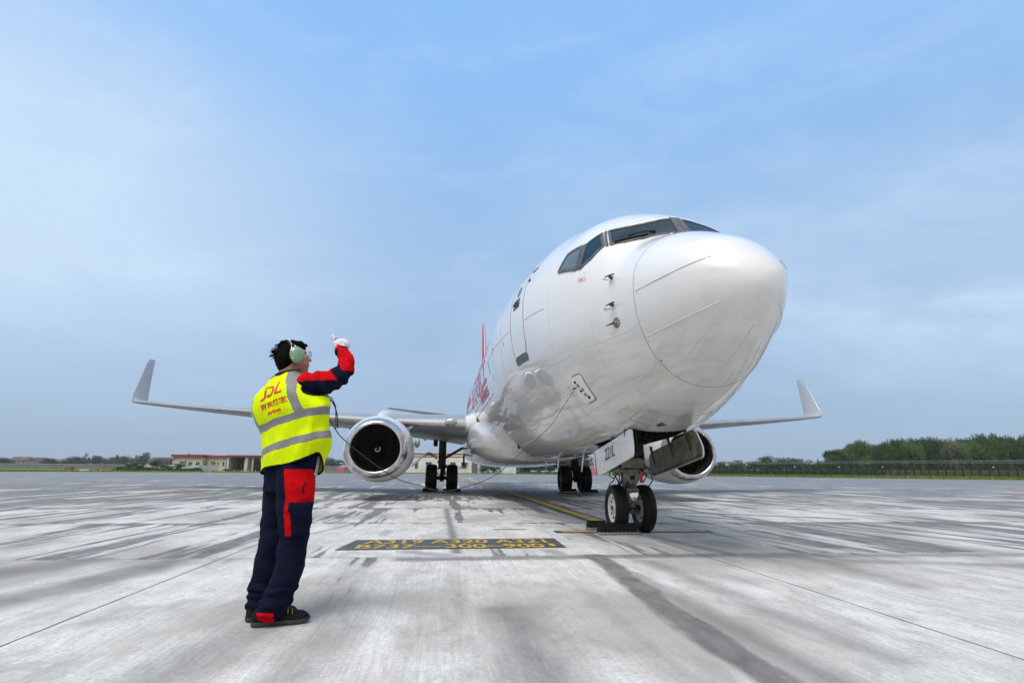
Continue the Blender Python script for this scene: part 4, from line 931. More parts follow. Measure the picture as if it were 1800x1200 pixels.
# head frame
aH,pH,rH=R(33),R(14),R(9)
hf=(RV*math.cos(aH)+DV*math.sin(aH)); hs_=(RV*math.sin(aH)-DV*math.cos(aH)); hu=Vector((0,0,1))
hf,hu=(hf*math.cos(pH)+hu*math.sin(pH)),(hu*math.cos(pH)-hf*math.sin(pH))
hs_,hu=(hs_*math.cos(rH)+hu*math.sin(rH)),(hu*math.cos(rH)-hs_*math.sin(rH))
HC=LP(-.068,.01,1.580); HM=Matrix((hf,hs_,hu)).transposed()
def H(f,s_,u): return HC+hf*f+hs_*s_+hu*u
# --- body: one continuous skin under the clothes (head, neck, trunk, arms, hands, legs)
LEGR=[((.03,-.045,.88),.085),((.070,-.08,.68),.080),((.072,-.09,.50),.066),((.060,-.10,.30),.058),((.03,-.11,.08),.045)]
LEGL=[((-.06,.055,.88),.085),((-.088,.070,.68),.078),((-.105,.07,.50),.068),((-.118,.045,.30),.058),((-.125,.01,.08),.046)]
ARMR=[((.07,-.09,1.39),.050),((.14,-.06,1.415),.056),((.262,.02,1.462),.050),((.270,.06,1.56),.042),((.226,.10,1.655),.033)]
FDD=RV*math.cos(AB)+DV*math.sin(AB); DDD=RV*math.sin(AB)-DV*math.cos(AB)
ELL=bodyp(-.165,.08,1.14); WRL=bodyp(-.09,.20,1.10); SHL=bodyp(-.15,.02,1.385)
mb=MB()
for lg in (LEGR,LEGL,ARMR):
    for (a,ra),(b,rb) in zip(lg,lg[1:]): mb.capsule(LP(*a),LP(*b),ra*.82,rb*.82)
mb.capsule(SHL,ELL,.048,.040);mb.capsule(ELL,WRL,.038,.028); mb.sphere(WRL+FDD*.03,(.03,.03,.03))
for k in range(5):
    q=WRL+FDD*.03+DDD*(.018*(k-2)); mb.capsule(q,q+FDD*(.045 if k else .02)+Vector((0,0,-.012)),.0105,.009); mb.capsule(q+FDD*(.045 if k else .02)+Vector((0,0,-.012)),q+FDD*.050+Vector((0,0,-.045)),.009,.008)
for k in range(6):
    zp=.84+k*.11; q=torso(zp,0)[0]; mb.capsule(bodyp(-.07,0,zp),bodyp(.07,0,zp),.095,.095)
mb.capsule(bodyp(0,-.01,1.40),H(-.02,0,-.06),.070,.056,20)
mb.sphere(H(0,0,.010),(.094,.074,.100),24,18,HM); mb.sphere(H(.030,0,-.045),(.066,.058,.062),20,14,HM); mb.sphere(H(.058,0,-.088),(.030,.030,.024),14,10,HM)
mb.sphere(H(.070,0,.020),(.026,.055,.030),14,10,HM); mb.sphere(H(.062,.028,-.018),(.028,.026,.026),12,8,HM);mb.sphere(H(.062,-.028,-.018),(.028,.026,.026),12,8,HM)
mb.capsule(H(.090,0,.006),H(.108,0,-.026),.009,.014); mb.sphere(H(.100,.010,-.030),.010,8,6);mb.sphere(H(.100,-.010,-.030),.010,8,6)
mb.sphere(H(.088,0,-.054),(.013,.022,.007),10,8,HM); mb.sphere(H(.086,0,-.065),(.013,.020,.008),10,8,HM); mb.sphere(H(.078,0,-.078),(.014,.02,.01),10,8,HM)
for s_ in (-1,1): mb.sphere(H(-.005,s_*.074,-.012),(.018,.010,.030),12,8,HM)
HD=LP(.214,.115,1.698)
def HW(a,b,c): return HD+RV*a+DV*b+Vector((0,0,c))
def hand(mb,e=0.):
    mb.capsule(LP(.245,.085,1.62),HW(.006,0,-.005),.026+e,.026+e); mb.sphere(HW(.004,.0,.004),(.049+e,.026+e,.038+e),16,12,Matrix.Rotation(R(-12),3,DV))
    for k in range(4):
        x=-.030+.0225*k; l=(.9,1.,.96,.8)[k]; z=(.028,.030,.024,.010)[k]; r=(.0125,.013,.0125,.0110)[k]+e
        k0=HW(x,.002,z); k1=k0+DV*.034*l+Vector((0,0,.004)); k2=k1+DV*.004+Vector((.002,0,-.028*l)); k3=k2-DV*.022*l+Vector((0,0,-.006))
        mb.capsule(k0,k1,r,r*.95);mb.capsule(k1,k2,r*.95,r*.88);mb.capsule(k2,k3,r*.88,r*.8)
    mb.capsule(HW(-.026,-.004,-.014),HW(-.040,.0,.018),.018+e,.0150+e); mb.capsule(HW(-.040,0,.018),HW(-.048,.0,.040),.0142+e,.0138+e); mb.capsule(HW(-.048,.0,.040),HW(-.060,.0,.062),.0136+e,.0112+e)
hand(mb)
body=remesh(mb,'body','skin',PE,.0042,3,.5)
# --- hair
mb=MB(); mb.sphere(H(-.012,0,.032),(.094,.079,.080),24,16,HM); mb.sphere(H(-.045,0,.000),(.064,.078,.080),20,14,HM); mb.sphere(H(-.060,0,-.045),(.040,.055,.040),16,12,HM); mb.sphere(H(.055,.0,.082),(.042,.060,.028),16,12,HM); mb.sphere(H(.072,.01,.066),(.028,.05,.026),14,10,HM)
rd=random.Random(9)
for k in range(26):
    a=rd.uniform(0,2*PI); b=rd.uniform(.15,1.35); q=H(-.014+.094*math.cos(a)*math.sin(b),.078*math.sin(a)*math.sin(b),.038+.080*math.cos(b)); mb.sphere(q,rd.uniform(.009,.018),8,6)
def hn(co): return .0040*noise.noise(co*38)+.0030*noise.noise(co*95)
hr=remesh(mb,'hair','hair',PE,.005,2,.5,hn)
mb=MB()
for k in range(110):
    if k<24: a=rd.uniform(2.6,3.8); b=rd.uniform(1.1,1.8); ln=rd.uniform(.010,.026)
    else: a=rd.uniform(0,2*PI); b=rd.uniform(.05,1.1); ln=rd.uniform(.006,.016)
    dv=Vector((math.cos(a)*math.sin(b),math.sin(a)*math.sin(b)*.9,math.cos(b))); p=Vector((-.016,0,.036))+Vector((dv.x*.096,dv.y*.082,dv.z*.084)); q=p+dv*ln*.6+Vector((rd.uniform(-.01,.01),rd.uniform(-.01,.01),.0)); t=q+dv*ln*.3+Vector((rd.uniform(-.012,.012),rd.uniform(-.012,.012),-ln*.4))
    mb.tube([H(*p),H(*q),H(*t)],[.0035,.0022,.0005],5)
for k in range(16):
    p=(.085-.002*k*0,rd.uniform(-.05,.05),.075); mb.tube([H(*p),H(p[0]+.016,p[1]+rd.uniform(-.01,.01),p[2]+.002),H(p[0]+.022,p[1]+rd.uniform(-.01,.012),p[2]-.012)],[.005,.003,.0006],5)
mb.build('hair_strands_print','hair',hr)
hr.children[0].name='fringe_hair'
mb=MB()
for s_ in (-1,1):
    mb.capsule(H(.088,s_*.018,.030),H(.080,s_*.046,.034),.0045,.003)
mb.build('eyebrow_hair','hair',body)
for s_ in (-1,1):
    mb=MB(); mb.sphere(H(.078,s_*.031,.008),.0125,12,8); e_=mb.build('eye','mark_white',body); mb=MB(); mb.sphere(H(.0885,s_*.031,.008),(.003,.005,.005),8,6,HM); mb.build('iris','black_gloss',e_)
# --- headset
mb=MB(); pts=[]
for k in range(21):
    a=PI*k/20; pts.append(H(-.004-.012*math.sin(a),.098*math.cos(a),.020+.104*math.sin(a)))
A_=[p-hf*.012 for p in pts];B_=[p+hf*.012 for p in pts];C_=[p+(p-H(0,0,.02)).normalized()*.010 for p in pts]
mb.loft([A_,C_,B_],False); hsx=mb.build('headset','black_matt',None)
HSE=empty('headset_rig',PO) ; bpy.data.objects.remove(HSE)
hsx.location=PO; tag(hsx,'green two-cup aviation headset worn on the head of the person','headset')
for s_ in (-1,1):
    c=H(.010,s_*.104,-.012); rot=HM@Matrix.Rotation(R(-8)*s_,3,'Z')
    mb=MB(); mb.sphere(c,(.047,.026,.061),24,16,rot); mb.build('ear_cup','headset_green',hsx)
    mb=MB(); rings=[]
    for h,k in ((-.034,.78),(-.030,.98),(-.018,1.06),(-.004,1.03),(-.002,.9)): rings.append([c+rot@Vector((math.cos(2*PI*j/28)*.042*k,s_*h,math.sin(2*PI*j/28)*.056*k)) for j in range(28)])
    mb.loft(rings); mb.build('ear_cushion','black_matt',hsx)
    mb=MB(); mb.tube([c+rot@Vector((-.002,s_*.020,.030)),c+rot@Vector((-.006,s_*.016,.060)),H(-.008,s_*.094,.060)],.0032,8); mb.tube([c+rot@Vector((-.036,s_*.012,-.02)),c+rot@Vector((-.046,s_*.008,.014)),c+rot@Vector((-.026,s_*.006,.056)),H(-.012,s_*.090,.070)],.0028,8); mb.sphere(c+rot@Vector((-.001,s_*.022,.030)),.006,8,6); mb.sphere(c+rot@Vector((-.034,s_*.014,-.024)),.006,8,6); mb.build('cup_yoke','lip_metal',hsx)
mb=MB(); 
for k in range(7):
    a=.42+.12*k; p=H(-.004-.012*math.sin(a),.100*math.cos(a),.020+.106*math.sin(a)); mb.sphere(p+(p-H(0,0,.02)).normalized()*.006,(.005,.009,.005),8,6,HM)
mb.build('band_spring','chrome',hsx)
mb=MB(); c=H(.016,.129,-.018); v,f=text_mesh("K",.016,0,.0008); mb.add([c+hf*(p.x-.004)*.9+hu*p.y for p in v],f); mb.build('cup_logo','black_matt',hsx,False)
# --- glasses
mb=MB()
for s_ in (-1,1):
    c=H(.112,s_*.034,.004); mb.tube([c+hs_*.023*math.cos(a)+hu*.018*math.sin(a) for a in [2*PI*k/20 for k in range(21)]],.0016,6)
    mb.tube([H(.112,s_*.056,.010),H(.108,s_*.070,.010),H(.03,s_*.078,.004)],.0018,6)
mb.tube([H(.112,-.012,.006),H(.114,0,.009),H(.112,.012,.006)],.0016,6)
gl=mb.build('glasses_frame','dark_metal',None); gl.name='spectacles'; gl.location=PO; tag(gl,'thin metal-rimmed spectacles on the face of the person','glasses')
s=NT('lens_clear'); s.set((.75,.85,.86),.03,0,None); s.b.inputs['Transmission Weight'].default_value=.85; s.b.inputs['IOR'].default_value=1.1
for s_ in (-1,1):
    c=H(.112,s_*.034,.004); mb=MB(); n=20; mb.add([c+hs_*.022*math.cos(2*PI*k/n)+hu*.017*math.sin(2*PI*k/n) for k in range(n)],[tuple(range(n))]); mb.build('lens','lens_clear',gl,False)
# --- jacket: trunk, sleeves, collar
mb=MB(); mb.loft([[torso(z,2*PI*k/48,-.008)[0] for k in range(48)] for z in (.84,.88,.93,.98,1.04,1.1,1.16,1.22,1.28,1.34,1.39,1.43,1.465,1.485)],True,True,True)
SR=[((.088,-.100,1.398),.070),((.125,-.080,1.398),.080),((.18,-.03,1.420),.074),((.250,.018,1.462),.066),((.276,.042,1.52),.056),((.268,.07,1.58),.051),((.246,.088,1.625),.045),((.226,.10,1.655),.041)]
for (a,ra),(b,rb) in zip(SR,SR[1:]): mb.capsule(LP(*a),LP(*b),ra,rb,20)
mb.sphere(LP(.118,-.06,1.372),(.085,.065,.06),16,12); mb.sphere(LP(.300,.045,1.565),(.030,.035,.060),14,10); mb.sphere(LP(.085,-.10,1.345),(.062,.055,.075),16,12)
mb.capsule(SHL,ELL,.060,.052);mb.capsule(ELL,WRL,.056,.042)
def jn(co):
    r,d,z=rd_(co); k=1. if r>.04 and z>1.25 else .6
    return k*(.0075*noise.noise(Vector((co.x*13,co.y*13,co.z*17)))+.004*noise.noise(co*36)) + (.006*math.sin(r*95+z*34+3*noise.noise(co*9)) if r>.08 and z>1.3 else 0)
jk=remesh(mb,'jacket',['navy_cloth','red_cloth','seam_pale'],PE,.0040,3,.5,jn)
def jpaint(c,n):
    r,d,z=rd_(c)
    if z<1.25 or r<-.03: return 0
    # red shoulder / upper arm over the navy underside, navy elbow band, red forearm
    t=z-(1.372+.20*max(0,r-.06))
    if r<.262 and z<1.54:
        lim=1.395+.13*(r-.02)
        e=(r-.208)/.075; curve_=(z-1.40)-.20*(1-max(0,min(1,e)))
        if r>.215 and (r-.215)*1.25+(z-1.43)>.062: return 0 if (r-.215)*1.25+(z-1.43)<.162 and not(r>.275 and z>1.50) else 1
        if z>lim: return 1
        return 0
    if r>=.262 and z<1.50: return 0
    q=(r-.215)*1.25+(z-1.43)
    if q<.062: return 1
    if r>.296 and z>1.47: return 1
    if q<.150: return 0
    if z<1.66 and r<.230-.12*(z-1.56): return 0
    return 1
paintfaces(jk,jpaint)
mb=MB(); rings=[]
for h,rr in ((-.032,.042),(-.03,.045),(-.004,.046),(.0,.044),(.0,.036)):
    c=LP(.222,.102,1.664); ax=(LP(.214,.115,1.698)-LP(.240,.088,1.625)).normalized(); a_=ax.cross(DV).normalized(); b_=ax.cross(a_); rings.append([c+ax*h+a_*rr*math.cos(2*PI*k/24)+b_*rr*math.sin(2*PI*k/24)*.9 for k in range(24)])
mb.loft(rings); mb.build('cuff','collar_navy',jk)
mb=MB(); rings=[]
nc=(bodyp(0,-.01,1.46)+H(-.02,0,-.09))/2
for h,k in ((-.045,1.28),(-.015,1.16),(.012,1.06),(.020,1.03),(.018,.97),(-.02,1.)): rings.append([nc+hu*h-hf*.004+hf*math.cos(2*PI*j/32)*.068*k+hs_*math.sin(2*PI*j/32)*.070*k for j in range(32)])
mb.loft(rings); mb.build('collar','collar_navy',jk)
# glove
mb=MB(); hand(mb,.0022); gv=remesh(mb,'glove',['glove_cloth','glove_dirt'],PE,.003,2,.4,lambda co:.0012*noise.noise(co*120))
paintfaces(gv,lambda c,n: 1 if (c-HW(-.054,0,.046)).length<.026 and noise.noise(c*60)>.12 else 0)
mb=MB(); q=HW(.012,-.0225,.016); 
for a,b in (((-.012,.004),(-.002,.010)),((-.002,.010),(.008,.002)),((.008,.002),(-.004,-.004)),((-.004,-.004),(-.012,.004)),((.008,.002),(.002,-.010))): mb.tube([q+RV*a[0]+Vector((0,0,a[1])),q+RV*b[0]+Vector((0,0,b[1]))],.0009,5)
mb.build('glove_logo','collar_navy',gv)
# --- vest
NU,NV=288,190; ZB,ZT=.895,1.487
def hemz(u):
    # u=0 front, + towards the right hand; the open front flap hangs lower
    k=max(0,1-abs(((u+PI)%(2*PI)-PI)-.95)/.75); return .898-.085*k*k*(3-2*k)-.012*math.sin(3*u)
def foldv(u,t,zp,L_,F_):
    f=.0055*math.sin(u*5+zp*16+2.2*noise.noise(Vector((u*1.2,zp*4,1)))); f+=.009*noise.noise(Vector((math.cos(u)*2.2,math.sin(u)*2.2,zp*6.5))); f+=.005*noise.noise(Vector((math.cos(u)*6,math.sin(u)*6,zp*12)))
    f*=min(1,(1.49-zp)/.09)
    low=max(0,(1.06-zp)/.2); f+=low*.022*(.5+.5*math.sin(u*6+1.1))*1.0
    f+=.030*math.exp(-((u-1.75)/.28)**2-((zp-1.185)/.035)**2)+.022*math.exp(-((u-1.6)/.3)**2-((zp-.985)/.045)**2)   # bulging side folds
    return f
rings=[];info=[]
for j in range(NV+1):
    t=j/NV; row=[];inf=[]
    for i in range(NU):
        u=2*PI*i/NU; zb=hemz(u); zp=zb+(ZT-zb)*t; p,Lq,Fq=torso(zp,u,.009); c=torso(zp,u,-.06)[0]; nrm=(p-c); nrm.z=0; nrm.normalize()
        row.append(p+nrm*foldv(u,t,zp,Lq,Fq)); inf.append((u,zp,Lq,Fq))
    rings.append(row);info.append(inf)
mb=MB(); vi={}
V=[];F_=[];MI=[]
for j in range(NV+1):
    for i in range(NU): V.append(rings[j][i])
def vcol(u,zp,Lq,Fq,v):
    zz=zp+.006*noise.noise(Vector((u*2,zp*5,0)))
    if abs(zz-1.012)<.0235 or abs(zz-1.163)<.0245: return 1
    if zz>1.163 and abs(abs(Lq)-(.164 if zz<1.38 else .164-.60*(zz-1.38)))<.0235: return 1
    return 0
for j in range(NV):
    for i in range(NU):
        k=(i+1)%NU; u,zp,Lq,Fq=info[j][i]; u2=info[j][k][0]
        zp=(zp+info[j+1][i][1])/2; Lq=(Lq+info[j][k][2])/2
        # armholes (ellipses), open front
        if zp>1.262 and Lq>(.208 if Fq<0 else .16)+.035*max(0,(1.33-zp)/.068)**2: continue
        if zp>1.30 and Lq<-.222 and Fq>-.03: continue
        if Fq>0 and abs(Lq-.0)<.012+.02*max(0,(1.0-zp)/.1): continue
        F_.append((j*NU+i,j*NU+k,(j+1)*NU+k,(j+1)*NU+i)); MI.append(vcol(u,zp,Lq,Fq,None))
vest=mk('vest',V,F_,['vest_yellow','vest_tape','vest_trim'],PE,MI)
bm=bmesh.new(); bm.from_mesh(vest.data); bmesh.ops.delete(bm,geom=[v for v in bm.verts if not v.link_faces],context='VERTS')
be=[e for e in bm.edges if e.is_boundary]; adj={}
for e in be:
    a,b=e.verts; adj.setdefault(a,[]).append(b); adj.setdefault(b,[]).append(a)
loops=[];seen=set()
for v0 in adj:
    if v0 in seen: continue
    lp=[v0];seen.add(v0);cur=v0
    while True:
        nx=[x for x in adj[cur] if x not in seen]
        if not nx: break
        cur=nx[0];seen.add(cur);lp.append(cur)
    if len(lp)>12: loops.append([v.co.copy() for v in lp])
bm.to_mesh(vest.data);bm.free()
mb=MB()
for lp in loops:
    for _ in range(5): lp=[(lp[i-1]+lp[i]*2+lp[(i+1)%len(lp)])/4 for i in range(len(lp))]
    mb.tube(lp+[lp[0]],.0066,8,False)
mb.build('vest_binding_trim','vest_trim',vest)
m=vest.modifiers.new('s','SOLIDIFY'); m.thickness=.003; m.offset=-1; bpy.context.view_layer.update(); apply(vest); vest.data.polygons.foreach_set('use_smooth',[True]*len(vest.data.polygons))
# printing on the back of the vest
bvh=BVHTree.FromPolygons([v.co for v in vest.data.vertices],[tuple(p.vertices) for p in vest.data.polygons])
FD=RV*math.cos(AB)+DV*math.sin(AB)
def on_vest(L_,zp):
    o=bodyp(L_,-.55,zp)+Vector((0,0,.075)); h=bvh.ray_cast(o,FD)
    return (h[0]-FD*.0022) if h[0] is not None else None
def vtext(v,f,L0,L1,z0,z1,name,mat,prnt):
    xs=[p.x for p in v];ys=[p.y for p in v];o_=[]
    for p in v:
        a=L0+(p.x-min(xs))/(max(xs)-min(xs))*(L1-L0); b=z0+(p.y-min(ys))/(max(ys)-min(ys))*(z1-z0); q=on_vest(a,b); o_.append(q if q is not None else bodyp(a,-.2,b))
    mb=MB();mb.add(o_,f); return mb.build(name,mat,prnt,False)
simple('print_red',(.62,.035,.012),.6,0,.05,9)
# logo: slanted j, D, L drawn as strokes
def poly2(pts,w_):
    v=[];f=[]
    return pts
def quadstrip(P,w_,n=5):
    v=[];f=[];Q=[Vector((a,b,0)) for a,b in P]
    for i,p in enumerate(Q):
        t=(Q[min(i+1,len(Q)-1)]-Q[max(i-1,0)]).normalized(); s_=Vector((-t.y,t.x,0))*w_/2; v+=[p+s_,p-s_]
    for i in range(len(Q)-1): f.append((2*i,2*i+1,2*i+3,2*i+2))
    return v,f
LV=[];LF=[]
def addst(P,w_):
    v,f=quadstrip(P,w_); b=len(LV); LV.extend(v); LF.extend([tuple(i+b for i in q) for q in f])
arc=lambda cx,cy,rx,ry,a0,a1,n:[(cx+rx*math.cos(R(a0+(a1-a0)*k/n)),cy+ry*math.sin(R(a0+(a1-a0)*k/n))) for k in range(n+1)]
addst([(.60,1.02),(.60,.7),(.60,.3)]+arc(.38,.18,.22,.26,10,-80,8)+[(.05,-.10)],.27); addst([(.60,1.16),(.60,1.40)],.27)
addst([(.95,0.),(.95,1.25)],.26); addst([(.95,1.16),(1.25,1.16)]+arc(1.25,.62,.38,.54,90,-90,14)+[(.95,.08)],.26)
addst([(2.02,1.55),(2.02,1.0),(2.02,.5),(2.02,.06)],.27); addst([(1.90,.09),(2.4,.09),(2.75,.09)],.25)
LV=[Vector((p.x+p.y*.24,p.y,0)) for p in LV]
vtext(LV,LF,-.062,.108,1.300,1.402,'vest_logo','print_red',vest)
v,f=text_mesh("京东航空",1,0,.03,1.,.2); vtext(v,f,-.072,.128,1.236,1.280,'vest_lettering','print_red',vest)
v,f=text_mesh("Airlines",1,0,.03,1.,.2); vtext(v,f,-.036,.074,1.193,1.220,'vest_lettering','print_red',vest)
# --- shirt hem and trousers
mb=MB(); mb.loft([[torso(z,.45+1.0*k/30,e)[0] for k in range(31)] for z,e in ((.80,.004),(.825,.008),(.86,.004),(.90,-.012))],False); mb.build('shirt_hem','striped_shirt',PE)
TRR=[((.045,-.04,.86),.120),((.066,-.065,.78),.114),((.074,-.08,.66),.105),((.092,-.09,.50),.088),((.088,-.10,.34),.081),((.060,-.108,.20),.080),((.020,-.115,.11),.083),((.010,-.118,.085),.082)]
TRL=[((-.075,.055,.85),.108),((-.082,.070,.78),.104),((-.092,.07,.66),.090),((-.092,.065,.50),.080),((-.104,.045,.34),.078),((-.114,.03,.20),.074),((-.124,.01,.11),.068),((-.126,.0,.095),.064)]
mb=MB()
for lg in (TRR,TRL):
    for (a,ra),(b,rb) in zip(lg,lg[1:]): mb.capsule(LP(*a),LP(*b),ra,rb,22)
mb.loft([[torso(z,2*PI*k/40,-.004)[0]+Vector((0,0,0)) for k in range(40)] for z in (.74,.80,.85,.885)],True,True,True)
def tn(co):
    r,d,z=rd_(co); f=.007*noise.noise(Vector((co.x*9,co.y*9,co.z*13)))+.004*noise.noise(co*26)
    if z<.62: f+=.0065*math.sin(z*36+r*26+2.5*noise.noise(co*7))*max(0,noise.noise(co*5)+.45)
    if z<.22: f+=.006*math.sin(z*110+4*noise.noise(co*14))
    return f
tr=remesh(mb,'trousers',['navy_cloth','red_cloth'],PE,.0045,3,.5,tn)
for v in tr.data.vertices:
    if v.co.z<.030: v.co.z=.030+.012*(noise.noise(v.co*20))
def tpaint(c,n):
    r,d,z=rd_(c); near=d<-.02
    if near or z>.8:
        if .60<z<.872 and r>.018+min(.034,(.865-z)*.22): return 1 if (z>.682 or r<.095) and d<.03 else 0
        if .492<z<=.605 and .056+(.6-z)*.18<r<.100+.2*(.6-z): return 1
        if z<.082 and .020+.06*(r+.05)<z and -.048<r<.05: return 1
    else:
        if r<-.172 and (.655<z<.70 or .555<z<.60) : return 1
        if r<-.170 and .085<z<.14: return 1
    return 0
paintfaces(tr,tpaint)
tb=BVHTree.FromPolygons([v.co for v in tr.data.vertices],[tuple(p.vertices) for p in tr.data.polygons])
def on_tr(r,z,off=.008):
    h=tb.ray_cast(LP(r,-.6,z),DV)
    while h[0] is None and r>0: r-=.004; h=tb.ray_cast(LP(r,-.6,z),DV)
    return (h[0] if h[0] is not None else LP(r,-.12,z))-DV*off
mb=MB(); rings=[]
for j in range(9):
    z=.676-.182*j/8; l0=.088+.026*(j/8); rings.append([on_tr(l0+(.178-l0)*i/8,z,.010+.006*math.sin(PI*i/8)) for i in range(9)])
mb.loft(rings,False); pk=mb.build('cargo_pocket',['navy_cloth'],tr); m=pk.modifiers.new('s','SOLIDIFY');m.thickness=.016;m.offset=-1;bpy.context.view_layer.update();apply(pk)
mb=MB(); rings=[]
for j in range(5):
    z=.682-.052*j/4; rings.append([on_tr(.084+(.181-.084)*i/8,z,.018) for i in range(9)])
mb.loft(rings,False); pf=mb.build('pocket_flap',['navy_cloth'],pk); m=pf.modifiers.new('s','SOLIDIFY');m.thickness=.012;m.offset=-1;bpy.context.view_layer.update();apply(pf)
mb=MB(); mb.box(on_tr(.150,.628,.020),(.010,.003,.004)); mb.build('flap_tab','red_cloth',pk,False)
mb=MB(); mb.tube([on_tr(.150,.80,.003),on_tr(.140,.765,.004),on_tr(.144,.735,.003)],.004,6); mb.build('side_pocket_seam','navy_cloth',tr)
# --- shoes
def shoe(hx,hd,tx,td,name='shoe'):
    a=Vector(LP(hx,hd,0));b=Vector(LP(tx,td,0)); t=(b-a).normalized(); s_=Vector((t.y,-t.x,0)); Ls=(b-a).length
    out=[(0,.010),(.02,.030),(.12,.037),(.30,.036),(.48,.037),(.66,.046),(.80,.047),(.92,.036),(.985,.018),(1.0,.004)]
    wf=pchip([o[0] for o in out],[o[1] for o in out]); top=pchip([0,.05,.15,.30,.42,.55,.70,.85,.95,1.],[.070,.090,.104,.106,.100,.086,.074,.068,.052,.030])
    mb=MB(); rings=[]
    for k in range(24):
        q=k/23; rings.append([a+t*(q*Ls)+s_*wf(q)*.93*math.cos(x)*1.+Vector((0,0,.016+(top(q)-.016)*max(0,math.sin(x))**.75)) for x in [PI*j/14 for j in range(15)]])
    mb.loft(rings,False); up=mb.build(name,['black_matt'],PE)
    mb=MB(); rings=[]
    for z,e in ((.001,-.004),(.004,.000),(.016,.003),(.027,.002),(.028,-.006)):
        rings.append([a+t*((q*Ls)+(e if q>.5 else -e))+s_*(wf(q)+e)*sg+Vector((0,0,z+(.014*max(0,(q-.78)/.22)**2) if z<.02 else z+.006*max(0,(q-.85)/.15))) for q,sg in [(k/20,1) for k in range(21)]+[(k/20,-1) for k in range(20,-1,-1)]])
    mb.loft(rings,True,True,True); mb.build('sole','sole_rubber',up,True,50)
    mb=MB()
    for k in range(4):
        q=.42+.075*k; mb.tube([a+t*(q*Ls+.008)+s_*wf(q)*.93*math.cos(x)*1.02+Vector((0,0,.018+(top(q)-.016)*math.sin(x)**.75+.001)) for x in [PI*j/10 for j in range(2,9)]],.0022,5)
    mb.build('shoelace','lace_yellow',up); return up
shoe(-.085,-.150,.205,-.020); shoe(-.165,-.045,.09,.10)
for o in bpy.data.objects:
    if o.name.startswith('shoe') and o.parent==PE and o.name!='shoelace': pass
# --- interphone cable from the headset to the nose
CB=[(-3.636,-.794,1.269),(-3.613,-.758,1.217),(-3.565,-.683,1.131),(-3.533,-.634,1.085),(-3.453,-.507,1.008),(-3.314,-.29,.894),(-3.181,-.083,.803),(-3.015,.176,.751),(-2.901,.355,.71),(-2.778,.546,.699),(-2.646,.753,.723),(-2.44,1.075,.775),(-2.241,1.387,.869),(-2.014,1.74,1.044),(-1.754,2.146,1.226),(-1.452,2.619,1.474)]
PJ=fus(2.70,129.8,.02); CB=[Vector(p) for p in CB]+[(Vector((-1.452,2.619,1.474))+PJ)/2+Vector((0,.0,.0)),PJ]
def smoothc(P,n=6):
    o_=[]
    for i in range(len(P)-1):
        p0,p1,p2,p3=P[max(i-1,0)],P[i],P[i+1],P[min(i+2,len(P)-1)]
        for k in range(n):
            t=k/n; o_.append(.5*((2*p1)+(-p0+p2)*t+(2*p0-5*p1+4*p2-p3)*t*t+(-p0+3*p1-3*p2+p3)*t**3))
    return o_+[P[-1]]
W0=[bodyp(.10,.20,1.36),bodyp(.16,.17,1.26)]; W0=[PO+p for p in W0]
simple('cable_navy',(.012,.016,.035),.5,0,.1,30)
mb=MB(); mb.tube(smoothc(W0+CB),.0034,8); cbo=mb.build('headset_cable',['cable_navy'],None); tag(cbo,'thin dark cable sagging from the person to the panel on the nose','cable')
mb=MB(); mb.tube(smoothc([W0[1],PO+bodyp(.20,.14,1.20),PO+bodyp(.22,.13,1.12),PO+bodyp(.21,.14,1.05),PO+bodyp(.19,.16,1.08)]),.0040,8); mb.tube(smoothc([W0[1]+Vector((0,0,.02)),PO+bodyp(.215,.13,1.20),PO+bodyp(.235,.10,1.14),CB[2]]),.0035,8); mb.build('spare_loop',['cable_navy'],cbo)
mb=MB(); mb.cyl(PJ,PJ+Vector((-.03,-.02,-.012)),.010,10); mb.build('plug',['black_matt'],cbo)
# ================================================================ BACKGROUND
HZ=lambda px:828.9-900*.009+px*.0091-.0   # horizon row for a column
def zat(px,py,D):
    """height above ground of image row py at distance D"""
    h=Vector((math.sin(YAW),math.cos(YAW),0)); d=FW+R2*((px-900)/FPX)-U2*((py-600)/FPX); t=D/Vector((d.x,d.y,0)).dot(h); return CAMP.z+d.z*t
def leafm(name,c1,c2,c3):
    s=NT(name); oi=s.n('ShaderNodeObjectInfo'); f=s.noise(s.vec((1,1,1)),.55,4,.6); f2=s.noise(s.vec((1,1,1)),3.,3,.6)
    c=s.mix(s.map(f,.32,.68),c1,c2); c=s.mix(s.map(f2,.35,.75,0,.6),c,c3); c=s.mix(s.math('MULTIPLY',oi.outputs['Random'],.45),c,c3)
    s.set(c,.75,0,None,.15); s.b.inputs['Subsurface Weight'].default_value=0; return s.m
leafm('willow_leaf',(.026,.066,.014),(.048,.098,.022),(.095,.145,.040))
leafm('bush_leaf',(.022,.060,.016),(.045,.095,.025),(.070,.120,.035))
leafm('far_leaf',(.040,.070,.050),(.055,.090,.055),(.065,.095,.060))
leafm('pale_leaf',(.070,.11,.045),(.10,.14,.06),(.12,.15,.07))
leafm('rusty_leaf',(.055,.050,.030),(.085,.060,.040),(.07,.08,.035))
leafm('corn_leaf',(.030,.075,.020),(.050,.105,.028),(.17,.19,.07))
leafm('verge_grass',(.11,.20,.022),(.17,.27,.035),(.24,.27,.06))
simple('bark',(.10,.075,.05),.85,0,.25,3)
